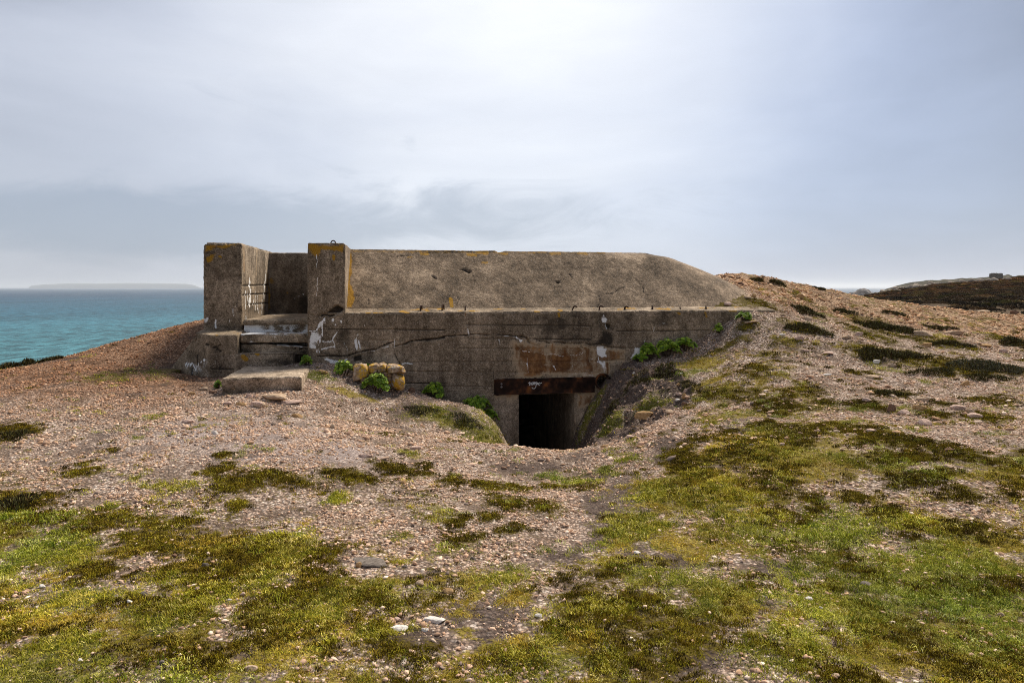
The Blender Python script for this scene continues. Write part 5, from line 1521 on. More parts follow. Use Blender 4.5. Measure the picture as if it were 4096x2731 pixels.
# --- moss cushions
moss_protos = []
for k in range(3):
    V, Fq = tuft(300 + k, 26, 0.011, 0.024, 0.0032, 0.6)
    moss_protos.append(proto("moss_cushion", V, Fq, M_MOSSB, (-1.5 + 0.15 * k, 3.9)))
xs_, ys_, ss_ = [], [], []
for a, s in (((70000, 2.2, 4.6, -4.2, 4.2, 0.2, 1.15), 0.9), ((110000, 4.6, 8.2, -6.5, 7, 0.2, 1.15), 1.1), ((60000, 8.2, 14, -10, 12, 0.2, 1.15), 1.7)):
    x, y = cover_points(moss_s, *a, seed=8)
    xs_.append(x); ys_.append(y); ss_.append(s * rng.uniform(0.6, 1.4, len(x)))
x, y, s_ = np.concatenate(xs_), np.concatenate(ys_), np.concatenate(ss_)
n = len(x)
MCOL = 1.15 * np.array([(0.085, 0.056, 0.007), (0.145, 0.104, 0.009), (0.056, 0.037, 0.006), (0.25, 0.195, 0.012), (0.20, 0.130, 0.012), (0.36, 0.30, 0.025)])
hue = fbm(np.stack([x * 1.2, y * 1.2, x * 0], 1), 3, 0.5, 69)
mt = MCOL[np.clip((rng.uniform(0, 1, n) * 4.2 + 2.6 * hue + 1.0).astype(int), 0, 5)] * rng.uniform(0.7, 1.3, (n, 1))
scatter("moss", np.stack([x, y, ground_z(x, y)], 1), np.stack([np.zeros(n), np.zeros(n), rng.uniform(0, 6.28, n)], 1), s_[:, None] * rng.uniform(0.8, 1.25, (n, 3)), mt, rng.integers(0, 3, n), moss_protos,
        "dark olive brown moss mats between the gravel")
print("moss", n)

# --- heather over the far hill
def bush(seed, leaves, h, cols, size=0.05):
    r_ = np.random.default_rng(seed)
    V, Fq, C = [], [], []
    for _ in range(leaves):
        a = r_.uniform(0, 6.283); rr = math.sqrt(r_.uniform(0, 1)); zz = math.sqrt(max(0, 1 - rr * rr)) * r_.uniform(0.55, 1.0)
        lump = 0.75 + 0.25 * math.sin(3 * a + seed) * math.cos(2.1 * rr * 3 + seed)
        p = np.array([rr * math.cos(a), rr * math.sin(a), zz * h * lump])
        d = np.array([0.6 * math.cos(a) * rr, 0.6 * math.sin(a) * rr, 1.0]) + r_.normal(0, 0.45, 3)
        d /= np.linalg.norm(d)
        s = np.cross(d, r_.normal(size=3)); s /= np.linalg.norm(s) + 1e-9
        L_ = size * r_.uniform(0.6, 1.5); w_ = L_ * 0.30
        b = len(V)
        V += [p - s * w_, p + s * w_, p + d * L_ * 1.2 + s * w_ * 0.3, p + d * L_ * 1.2 - s * w_ * 0.3]
        Fq.append((b, b + 1, b + 2, b + 3))
        c = cols[r_.integers(0, len(cols))] * r_.uniform(0.6, 1.4)
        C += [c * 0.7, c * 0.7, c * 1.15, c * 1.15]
    return np.array(V), Fq, np.array(C)
HC = [np.array(c) for c in ((0.040, 0.028, 0.016), (0.026, 0.020, 0.012), (0.055, 0.048, 0.016), (0.070, 0.045, 0.024), (0.030, 0.036, 0.012))]
hp_ = []
for k in range(3):
    V, Fq, C = bush(400 + k, 420, 0.55, HC, 0.13)
    hp_.append(mesh_obj("heather_bush", V, Fq, M_HEATHB))
    hp_[-1].scale = (0.5, 0.5, 0.3); hp_[-1].location = (34 + 2 * k, 45, float(tps_eval(HFIT, np.array(34.0 + 2 * k), np.array(45.0))) - 0.4)
nn_ = 15000
x = rng.uniform(9, 100, nn_); y = 24 + 84 * rng.uniform(0, 1, nn_) ** 0.8
k = (x > 0.44 * y) & (x < 0.95 * y + 3) & ~((x < 29) & (y < 29))
x, y = x[k], y[k]; n = len(x)
z = heath_z(x, y)
s_ = rng.uniform(0.35, 0.85, n)
HT = np.array([(0.10, 0.066, 0.036), (0.060, 0.044, 0.028), (0.16, 0.095, 0.042), (0.10, 0.090, 0.030), (0.26, 0.18, 0.085), (0.040, 0.033, 0.022)])
far_ = sstep(y, 55, 90)[:, None]
ht = HT[rng.choice(6, n, p=[.26, .28, .14, .14, .04, .14])] * rng.uniform(0.6, 1.4, (n, 1)) * (1 + far_ * np.array([0.9, 0.6, 0.4]))
scatter("heather", np.stack([x, y, z - 0.03], 1), np.stack([np.zeros(n), np.zeros(n), rng.uniform(0, 6.28, n)], 1), s_[:, None] * np.array([1, 1, 0.62]), ht, rng.integers(0, 3, n), hp_, "dark heather covering the hill behind the rise")
# pale boulders along its crest
bp_ = []
for k in range(3):
    V, Fq = stone_shape(ICO2, 500 + k, 9, 0.06)
    bp_.append(mesh_obj("boulder", V, Fq, M_PEB)); bp_[-1].scale = (0.3, 0.3, 0.25); bp_[-1].location = (52 + 3 * k, 92, float(tps_eval(HFIT, np.array(52.0 + 3 * k), np.array(92.0))) - 0.3)
n = 80
x = np.concatenate([rng.uniform(53, 66, 60), rng.uniform(50, 54, 20)]); y = rng.uniform(89, 96, n)
scatter("boulders", np.stack([x, y, heath_z(x, y) + 0.05], 1), rng.uniform(0, 6.28, (n, 3)), rng.uniform(0.15, 0.55, (n, 1)) * rng.uniform(0.7, 1.3, (n, 3)), np.array([(0.27, 0.225, 0.18)]) * rng.uniform(0.6, 1.3, (n, 1)), rng.integers(0, 3, n), bp_,
        "pale boulders strewn along the crest of the heath hill")

# ================================================================== single stones
M_ROCK = {}
for nm, st in (("buff", [(0.3, (0.20, 0.135, 0.085)), (0.5, (0.44, 0.31, 0.205)), (0.7, (0.62, 0.49, 0.36))]), ("ochre", [(0.3, (0.20, 0.115, 0.05)), (0.5, (0.42, 0.255, 0.115)), (0.7, (0.58, 0.41, 0.23))]),
               ("pink", [(0.3, (0.27, 0.17, 0.125)), (0.5, (0.53, 0.37, 0.29)), (0.7, (0.68, 0.53, 0.43))]), ("white", [(0.3, (0.42, 0.37, 0.32)), (0.5, (0.68, 0.62, 0.55)), (0.7, (0.80, 0.76, 0.70))]),
               ("grey", [(0.3, (0.075, 0.060, 0.049)), (0.5, (0.165, 0.135, 0.110)), (0.7, (0.30, 0.255, 0.215))]), ("brown", [(0.3, (0.075, 0.042, 0.026)), (0.5, (0.185, 0.105, 0.065)), (0.7, (0.33, 0.21, 0.145))])):
    M_ROCK[nm] = simple_mat(nm + "_rock", st, 5, 0.92, 0.004, 0.5, 0.08)
SHAPES = []
for k in range(9):
    V, Fq = stone_shape(ICO3, 600 + 7 * k, 10, 0.035, 45.0)
    V = V - np.array([0, 0, 0])
    SHAPES.append((V / np.abs(V).max(0), Fq))
SH_ME = {}
def stone(c, x, y, wpx, hpx, tone, label, shape=None, tilt=0.0, group=None, name="stone", tmin=1.5):
    s = CROPS[c][2]
    X, Y, Z = hit(c, x, y + hpx * 0.35, tmin)
    w_ = wpx * s * Y / FPX; h_px = hpx * s * Y / FPX
    k = random.randrange(len(SHAPES)) if shape is None else shape
    key = (k, tone)
    if key not in SH_ME:
        me = bpy.data.meshes.new("stone"); V, Fq = SHAPES[k]
        me.from_pydata(V.tolist(), [], Fq.tolist()); me.update(); me.materials.append(M_ROCK[tone]); SH_ME[key] = me
    o = bpy.data.objects.new(name, SH_ME[key]); COL.objects.link(o)
    hz_ = max(h_px * 0.62, w_ * 0.075)
    o.scale = (w_ / 2 * 1.12, w_ / 2 * random.uniform(0.6, 0.8), hz_)
    o.location = (X, Y, Z + hz_ * 0.30)
    o.rotation_euler = (random.uniform(-.12, .12), tilt + random.uniform(-.08, .08), random.uniform(-0.35, 0.35))
    tag(o, label, "stone", group)
    return o
STONES = [
 ("J", 1630, 1345, 520, 110, "buff", "long flat buff stone lying in front of the landing slab", 2), ("J", 1240, 1340, 110, 70, "pink", "pale rounded stone left of the long flat stone at the landing slab"),
 ("J", 1322, 1345, 42, 50, "pink", "tiny pale stone wedged beside the left end of the long flat stone"), ("J", 1385, 1470, 230, 110, "pink", "cream angular stone just below the long flat stone"),
 ("J", 1100, 1465, 190, 80, "ochre", "orange flat stone left of the cream angular stone near the slab"), ("J", 1880, 1430, 320, 60, "pink", "broad pale stone flush with the ground right of the long flat stone"),
 ("J", 525, 1225, 190, 60, "buff", "buff flat stone on the ground left of the landing slab"), ("J", 350, 1305, 110, 60, "ochre", "small orange stone left of the landing slab"),
 ("J", 660, 1275, 140, 60, "brown", "brown stone close by the left corner of the landing slab"), ("J", 900, 1450, 150, 60, "pink", "pale flat stone below the left corner of the landing slab"),
 ("K", 410, 1135, 150, 60, "ochre", "yellow spotted stone in grass between landing slab and green plants"), ("K", 1735, 1410, 110, 120, "brown", "red brown stone at the wall base right of the lichened masonry"),
 ("B", 1370, 1375, 270, 50, "ochre", "tan stone on the lip right in front of the dark doorway", 2), ("G", 255, 112, 90, 34, "pink", "flat pinkish stone on worn ground below the lichened masonry"),
 ("G", 585, 62, 80, 30, "pink", "flat pale stone on the worn ground left of the doorway lip"), ("G", 612, 932, 60, 35, "buff", "buff stone among gravel left of the brick shaped stone"),
 ("G", 780, 975, 76, 36, "ochre", "orange brick shaped stone in the mossy foreground", 4), ("G", 2000, 737, 50, 24, "white", "pale stone on the dark bare soil at lower right of centre"),
 ("G", 870, 1347, 46, 30, "pink", "pink stone in the moss near the bottom edge, left of centre"), ("G", 710, 1165, 150, 34, "white", "larger white quartz stone in the gravel patch of the foreground"),
 ("G", 465, 1212, 120, 30, "white", "white quartz stone at the lower left of the gravel patch"), ("G", 635, 1225, 50, 22, "white", "small white quartz chip between the two larger quartz stones"),
 ("G", 285, 795, 250, 16, "grey", "dark flat rock lying flush in the gravel left of centre", 2), ("G", 220, 815, 46, 40, "ochre", "rusty stone sitting on the front edge of the dark flat rock"),
 ("G", 350, 665, 40, 26, "buff", "buff stone behind the dark flat rock"), ("G", 505, 285, 46, 28, "ochre", "ochre stone at the right edge of the central moss mat"),
 ("G", 945, 770, 36, 24, "grey", "dark grey stone in gravel right of the dark flat rock"), ("G", 1370, 1140, 54, 24, "white", "white stone on the bare soil of the central foreground"),
 ("G", 560, 705, 40, 28, "brown", "brown stone right of the dark flat rock"), ("G", 515, 825, 40, 22, "grey", "grey stone in gravel right of the dark flat rock's end"), ("G", 1105, 672, 36, 24, "pink", "pink stone on gravel beside the dry grass tuft"),
 ("G", 465, 1160, 46, 34, "pink", "pink rounded stone above the white quartz at left"),
 ("F", 1430, 22, 80, 36, "buff", "angular buff stone below the concrete landing slab's front"), ("F", 1645, 85, 60, 26, "ochre", "ochre stone on packed earth right of the landing slab"),
 ("F", 1842, 145, 30, 28, "buff", "small buff stone standing on packed earth in mid ground"), ("F", 1040, 115, 72, 24, "pink", "flat pale stone on the packed earth left of the slab"),
 ("F", 1190, 180, 34, 26, "white", "white pebble on packed earth in front of the slab"), ("F", 970, 860, 32, 22, "brown", "brown stone in the dark moss at left"),
 ("F", 1140, 912, 42, 26, "grey", "speckled grey stone in the moss of the left foreground"), ("F", 235, 1030, 38, 24, "white", "pale stone in grass at the far left of the foreground"),
 ("F", 715, 1117, 34, 26, "white", "white stone in the grass of the left foreground"), ("F", 655, 1088, 48, 16, "grey", "thin grey slate in the grass left of the white stone"),
 ("F", 800, 1072, 42, 18, "grey", "flat grey slate in the grass right of the white stone"), ("F", 1275, 1110, 28, 20, "white", "small round white stone in a cluster of pink pebbles"),
 ("F", 1345, 1075, 32, 24, "pink", "pink stone beside the grass hump in the left foreground"), ("F", 1385, 1482, 82, 40, "buff", "large buff stone near the bottom edge, left of centre"),
 ("F", 895, 1455, 40, 28, "grey", "dark stone in grass near the bottom left"), ("F", 445, 1445, 30, 20, "white", "pale stone in moss near the bottom left corner"), ("F", 1097, 1043, 30, 22, "buff", "buff stone in moss above the grass hump"),
 ("H", 965, 1055, 50, 28, "white", "white stone lying in the green turf at lower right"), ("H", 725, 1080, 42, 34, "buff", "tilted buff stone left of the white stone in the turf"),
 ("H", 1040, 1110, 32, 16, "white", "thin pale stone just below the white stone in the turf"), ("H", 1320, 962, 74, 28, "grey", "dark grey stone in a dip of the right hand turf"),
 ("H", 2135, 1150, 48, 24, "buff", "buff stone in the turf near the right edge"), ("H", 1130, 1518, 54, 26, "buff", "buff stone at the bottom edge right of centre"),
 ("H", 620, 120, 34, 18, "grey", "grey stone in dry grass near the right bank"), ("H", 805, 115, 38, 20, "pink", "pink stone in dry grass right of the entrance hollow"),
 ("H", 1820, 150, 64, 24, "brown", "brown flat stone on gravel at the right"), ("H", 1822, 250, 64, 28, "buff", "buff stone on gravel below the brown flat stone at right"), ("H", 635, 577, 30, 22, "buff", "buff stone in the mid green turf"),
 ("D", 1310, 630, 180, 60, "buff", "wide buff rock behind heather on the right hillside"), ("D", 1600, 628, 150, 40, "buff", "pale flat rock right of the wide buff rock on the hillside"),
 ("D", 1365, 735, 92, 52, "ochre", "ochre rock below the wide buff rock on the hillside"), ("D", 755, 638, 72, 46, "pink", "pink rounded rock left of the heather on the hillside"),
 ("D", 635, 665, 92, 42, "buff", "buff streaked rock left of the pink rounded rock"), ("D", 910, 885, 72, 42, "white", "whitish rock below the long heather clump"),
 ("D", 980, 860, 52, 42, "buff", "small buff rock touching the whitish rock below the heather"), ("D", 1045, 918, 76, 46, "buff", "buff rock with mossy side right of the whitish rock"),
 ("D", 895, 1022, 132, 46, "buff", "smooth buff boulder half sunk in gravel on the right"), ("D", 470, 1003, 86, 24, "white", "thin white flat stone on gravel of the right slope"),
 ("D", 1712, 1085, 92, 62, "ochre", "tilted ochre stone leaning at the edge of the big heather", None, -0.6), ("D", 1040, 1295, 80, 100, "brown", "upright brown slab standing in moss on the right", 5, 0.5),
 ("D", 1145, 1340, 112, 56, "pink", "pale stone at the foot of the upright brown slab"), ("D", 1290, 1295, 120, 70, "ochre", "blocky orange stone right of the upright brown slab"),
 ("D", 1330, 1225, 132, 50, "buff", "flat buff rock above the blocky orange stone"), ("D", 1640, 1295, 112, 60, "pink", "pale pink rock right of the blocky orange stone"),
 ("D", 1740, 1335, 82, 62, "buff", "rough buff stone between two pale pink rocks"), ("D", 1792, 1370, 102, 60, "pink", "pale pink rock at lower right of the rough buff stone"),
 ("D", 1320, 1430, 142, 70, "pink", "broad pale rock below the upright brown slab"), ("D", 265, 785, 82, 32, "pink", "pale rounded stone on gravel above the entrance bank"),
 ("D", 485, 808, 102, 24, "pink", "thin flat stone left of the long heather clump"), ("D", 395, 840, 60, 52, "buff", "chunky stone below the thin flat stone"), ("D", 285, 497, 82, 46, "buff", "buff rock at the foot of the dark round heather"),
 ("D", 62, 468, 62, 30, "buff", "pale rock left of the dark round heather"), ("D", 2040, 785, 72, 40, "pink", "pink rock near the right edge of the hillside"), ("D", 1880, 740, 102, 32, "ochre", "ochre flat rock left of the pink rock by the right edge"),
 ("D", 820, 1225, 82, 34, "pink", "pale flat rock in gravel left of the upright slab"), ("D", 870, 1500, 92, 40, "pink", "pale rock in moss at the bottom of the right slope"), ("D", 2140, 440, 82, 50, "brown", "brown rock on the skyline against dark heath at right edge"),
 ("D", 1850, 436, 120, 26, "buff", "pale low rock on the brow in front of the dark heath"),
 ("C", 1200, 778, 96, 50, "pink", "pale stone on the moss lapping over the roof's right foot"), ("C", 1435, 700, 86, 40, "buff", "light grey buff stone at the tip of the roof"), ("C", 1512, 680, 62, 56, "ochre", "ochre stone right of the roof tip"),
 ("C", 1150, 452, 72, 28, "brown", "leftmost brown rock on the skyline beside the roof"), ("C", 1240, 464, 54, 28, "brown", "second brown rock on the skyline beside the roof"), ("C", 1330, 474, 56, 28, "brown", "third brown rock on the skyline beside the roof"),
 ("C", 1360, 540, 84, 40, "brown", "brown rock in the rubble behind the roof tip"), ("C", 1470, 525, 92, 40, "ochre", "ochre rock in the rubble below the skyline scrub"), ("C", 2060, 690, 82, 62, "ochre", "pointed ochre rock in the upper rubble slope"),
 ("C", 1850, 745, 92, 62, "ochre", "grooved ochre rock left of the pointed one"), ("C", 1840, 905, 82, 36, "buff", "pale stone left of the dark round heather's base"), ("C", 2140, 945, 102, 50, "buff", "buff block under the dark round heather"),
 ("C", 1500, 990, 172, 32, "buff", "long pale rock edge below the ledge's right end"), ("C", 1850, 1140, 62, 26, "white", "small pale stone on dark soil right of the wall's end"), ("C", 2110, 1325, 102, 46, "buff", "smooth buff stone on gravel right of the big green plant"),
 ("C", 2050, 1180, 104, 60, "pink", "pinkish rock in dark soil of the upper right bank"),
 ("O", 1080, 1000, 250, 110, "ochre", "large ochre boulder in the grassy right side of the hollow", 1), ("O", 1380, 970, 132, 60, "buff", "pale pointed stone on the rim right of the hollow"), ("O", 1592, 770, 72, 70, "ochre", "round ochre stone in the dark scarp of the hollow"),
 ("O", 1600, 870, 92, 60, "brown", "red brown stone on the rim below the scarp stones"), ("O", 1512, 815, 72, 40, "white", "pale flat stone at the foot of the scarp stones"), ("O", 1612, 690, 62, 50, "pink", "pink stone high in the dark scarp"),
 ("O", 1512, 615, 52, 44, "ochre", "ochre stone at the top of the dark scarp"), ("O", 1520, 735, 82, 36, "pink", "pale stone in the middle of the scarp stones"), ("O", 900, 1290, 122, 50, "pink", "pale stone on the path at the rim of the hollow"),
 ("O", 550, 1415, 112, 50, "ochre", "orange stone set in the path rim near the doorway"), ("O", 832, 1045, 52, 40, "brown", "brown stone in the shadow of the large ochre boulder"), ("O", 1470, 1112, 54, 40, "pink", "pink stone on the worn path right of the hollow"),
 ("O", 932, 460, 42, 30, "white", "white stone on the bank below the biggest green plant"), ("O", 1545, 470, 46, 22, "white", "white flat stone on the brow of the scarp"), ("O", 600, 1165, 44, 34, "buff", "buff stone low on the hollow's right slope"),
 ("O", 1060, 630, 46, 36, "pink", "pink stone in the dark bank above the boulder"), ("O", 1160, 660, 36, 30, "buff", "buff stone beside the pink stone in the dark bank"),
]
for a in STONES:
    stone(*a)

# ================================================================== lichened lump of fallen masonry
mx, my, mz = hit("K", 1250, 1425)
def lichen_rock_mat():
    m, t = newmat("lichened_stone")
    co = t.n("ShaderNodeTexCoord").outputs["Object"]
    nz = t.noise(co, 22, 5, 0.7); bl = t.noise(co, 6.5, 4, 0.6, 0.4); fn = t.noise(co, 60, 4, 0.7)
    c = t.ramp(nz, [(0.3, (0.10, 0.060, 0.035)), (0.5, (0.37, 0.25, 0.16)), (0.68, (0.62, 0.50, 0.38))])
    yel = t.math("MULTIPLY", t.smooth(t.math("ADD", bl, t.math("MULTIPLY", t.math("SUBTRACT", fn, 0.5), 0.3)), 0.46, 0.54), 0.92)
    c = t.mix(yel, c, t.ramp(fn, [(0.3, (0.36, 0.17, 0.012)), (0.65, (0.62, 0.37, 0.03))]))
    gry = t.math("MULTIPLY", t.smooth(t.noise(t.scalev(co, (1.0, 1.0, 1.0)), 9.0, 4, 0.65, 1.0), 0.58, 0.64), 0.8)
    c = t.mix(gry, c, (0.50, 0.50, 0.47))
    c = t.mix(t.math("MULTIPLY", t.smooth(fn, 0.42, 0.32), 0.8), c, (0.03, 0.022, 0.016))
    finish(t, c, 0.92, nz, 1.0, 0.02, 0.15)
    return m
M_LICH = lichen_rock_mat()
lump = empty("masonry_lump", (mx, my, mz), TH, "broken stone masonry lump covered in orange lichen beside the wall", "masonry")
PK = CROPS["K"][2] * my / FPX
def kk(x, y): return (x - 1250) * PK, (1425 - y) * PK
for i, (x0, x1, y0, y1, dy, dz_) in enumerate(((870, 1090, 1045, 1290, 0.0, 0.30), (1075, 1250, 1050, 1200, 0.03, 0.28), (1220, 1375, 1045, 1180, 0.05, 0.26), (1350, 1628, 1062, 1195, 0.0, 0.30), (1440, 1628, 1165, 1440, -0.01, 0.30), (1300, 1460, 1165, 1250, 0.06, 0.24), (1080, 1330, 1170, 1300, 0.10, 0.22), (960, 1110, 1230, 1330, 0.06, 0.2))):
    (ax_, zt_), (bx_, zb_) = kk(x0, y0), kk(x1, y1)
    V, Fq = stone_shape(ICO4, 800 + 3 * i, 12, 0.03, 50.0)
    V = V / np.abs(V).max(0)
    V = np.sign(V) * np.abs(V) ** 0.62
    V = V * (1 + 0.16 * fbm(V * 1.6 + 3.1 * i, 4, 0.6, 40 + i)[:, None])
    V = V * np.array([(bx_ - ax_) / 2 * 1.10, dz_ / 2 * 1.15, (zt_ - zb_) / 2 * 1.10]) + np.array([(ax_ + bx_) / 2, dy + dz_ / 2, (zt_ + zb_) / 2])
    V = V + 0.014 * np.stack([fbm(V * 20 + 5, 3, 0.6, i), fbm(V * 20 + 9, 3, 0.6, i + 3), fbm(V * 20, 3, 0.6, i + 7)], 1)
    mesh_obj("stone", V, Fq, M_LICH, lump, None, True)
V, Fq = stone_shape(ICO4, 871, 18, 0.05, 10.0)
V = V / np.abs(V).max(0) * np.array([0.34, 0.13, 0.17]) + np.array([0.0, 0.16, 0.17])
mesh_obj("mortar", V, Fq, M_LICH, lump, None, True)

# ================================================================== plants
GREEN = [np.array(c) for c in ((0.23, 0.36, 0.018), (0.31, 0.44, 0.030), (0.15, 0.26, 0.014), (0.38, 0.48, 0.045), (0.10, 0.18, 0.012))]
def rosette_mesh(seed, w_, d_, h_, n_ros, lean=0.0):
    """fleshy rosettes over a low dome"""
    r_ = np.random.default_rng(seed)
    V, Fq, C = [], [], []
    for _ in range(n_ros):
        a = r_.uniform(0, 6.283); rr = math.sqrt(r_.uniform(0, 1)) * (0.82 + 0.25 * math.sin(3 * a + seed))
        top = math.sqrt(max(0.05, 1 - min(rr, 1) ** 2)) * (0.75 + 0.3 * r_.uniform())
        dep = r_.uniform(0.55, 1.0)
        p = np.array([rr * math.cos(a) * w_ / 2, rr * math.sin(a) * d_ / 2, top * dep * h_])
        nrm = np.array([math.cos(a) * rr * 0.8, math.sin(a) * rr * 0.8 - 0.25, 0.9]); nrm /= np.linalg.norm(nrm)
        t1 = np.cross(nrm, [0.3, 0.9, 0.1]); t1 /= np.linalg.norm(t1); t2 = np.cross(nrm, t1)
        base = GREEN[r_.integers(0, len(GREEN))] * r_.uniform(0.7, 1.25)
        S_ = r_.uniform(0.018, 0.032)
        nl = r_.integers(6, 9)
        for k in range(nl):
            an = 6.283 * k / nl + r_.uniform(-.25, .25); up = r_.uniform(0.15, 0.9)
            d = t1 * math.cos(an) + t2 * math.sin(an)
            sd_ = -t1 * math.sin(an) + t2 * math.cos(an)
            L_ = S_ * r_.uniform(0.8, 1.2); wv = L_ * 0.36
            q0 = p; q1 = p + d * L_ * 0.6 + nrm * up * L_ * 0.35; q2 = p + d * L_ + nrm * up * L_ * 0.75
            b = len(V)
            V += [q0, q1 - sd_ * wv, q2, q1 + sd_ * wv, q1 + nrm * (-0.12 * L_)]
            Fq += [(b, b + 1, b + 4), (b + 1, b + 2, b + 4), (b + 2, b + 3, b + 4), (b + 3, b, b + 4)]
            c0 = base * r_.uniform(0.8, 1.2)
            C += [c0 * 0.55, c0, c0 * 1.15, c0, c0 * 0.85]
    return np.array(V), Fq, np.array(C)
def stem_mesh(seed, w_, d_, h_, n_):
    r_ = np.random.default_rng(seed)
    V, Fq = [], []
    for _ in range(n_):
        a = r_.uniform(0, 6.283); rr = math.sqrt(r_.uniform(0, 1)) * 0.8
        e = np.array([rr * math.cos(a) * w_ / 2, rr * math.sin(a) * d_ / 2, h_ * 0.7 * math.sqrt(1 - rr * rr)])
        s0 = e * np.array([0.35, 0.35, 0]) + np.array([0, 0, -0.03])
        b = len(V)
        for q_, rad_ in ((s0, 0.006), ((s0 + e) / 2 + np.array([0, 0, 0.01]), 0.005), (e, 0.003)):
            V += [q_ + np.array([rad_, 0, 0]), q_ + np.array([-rad_ / 2, rad_, 0]), q_ + np.array([-rad_ / 2, -rad_, 0])]
        for l in (0, 3):
            Fq += [(b + l, b + l + 1, b + l + 4, b + l + 3), (b + l + 1, b + l + 2, b + l + 5, b + l + 4), (b + l + 2, b + l, b + l + 3, b + l + 5)]
    return np.array(V), Fq
def samphire(seed, c, x, y, wpx, hpx, label, tmin=1.5, push=0.0, dscale=0.6, on_wall=False):
    s = CROPS[c][2]
    if on_wall:
        xp, z = wp(c, x, y + hpx * 0.42, -0.10)
        X, Y = to_world(xp, -0.10); Z = float(ground_z(X, Y)); Z = max(Z, z - 0.04) if abs(Z - z) < 0.25 else z
    else:
        X, Y, Z = hit(c, x, y + hpx * 0.42, tmin)
    w_ = wpx * s * Y / FPX; h_ = 1.2 * hpx * s * Y / FPX; w_ *= 1.08
    e = empty("samphire_plant", (X, Y + push, Z), 0.0, label, "plant", "bright green cliff plants")
    n_ros = int(np.clip(w_ * max(h_, 0.08) * 3600, 20, 520))
    V, Fq, C = rosette_mesh(seed, w_, max(w_ * dscale, 0.12), h_ * 0.92, n_ros)
    fo = mesh_obj("foliage", V, Fq, M_SAMPH, e, {"col": C})
    V, Fq = stem_mesh(seed + 5, w_, max(w_ * dscale, 0.12), h_ * 0.9, 14)
    mesh_obj("stem", V, Fq, M_WOOD, e)
samphire(1, "K", 720, 1105, 310, 190, "bright green fleshy plant left of the lichened masonry lump")
samphire(2, "K", 1090, 1045, 330, 80, "low green plant between the lichened masonry lump and the wall", on_wall=True)
samphire(3, "K", 1320, 1030, 190, 60, "small green sprig against the wall behind the masonry lump's right half", on_wall=True)
samphire(4, "K", 1230, 1330, 420, 230, "round bright green plant growing out of the front of the masonry lump", push=-0.06, dscale=0.45)
samphire(5, "B", 290, 925, 195, 130, "round green plant on the left bank of the hollow at the wall", on_wall=True)
samphire(6, "B", 655, 1045, 270, 120, "green plant beside the left door jamb", on_wall=True)
samphire(7, "B", 770, 1120, 130, 90, "dark green sprig trailing below the plant by the door jamb", on_wall=True)
samphire(8, "O", 1120, 200, 260, 200, "lower lobe of the largest green plants on the right bank", on_wall=True)
samphire(9, "O", 1370, 110, 320, 190, "largest bright green plant on the right bank against the wall", on_wall=True)
samphire(10, "O", 1600, 60, 300, 150, "upper green plant at the right end of the row along the wall", on_wall=True)
samphire(11, "O", 985, 330, 130, 90, "small green plant lowest in the row on the right bank", on_wall=True)
samphire(12, "C", 1410, 935, 190, 90, "scrappy dark green plant under the ledge's right end")
samphire(13, "C", 1100, 1042, 100, 80, "small dark green plant below the ledge near the wall's end", on_wall=True)
samphire(14, "J", 760, 1180, 90, 110, "small grass green tuft at the left side of the landing slab")
samphire(15, "K", 170, 985, 150, 130, "olive green sprig in the broken corner right of the steps", on_wall=True)

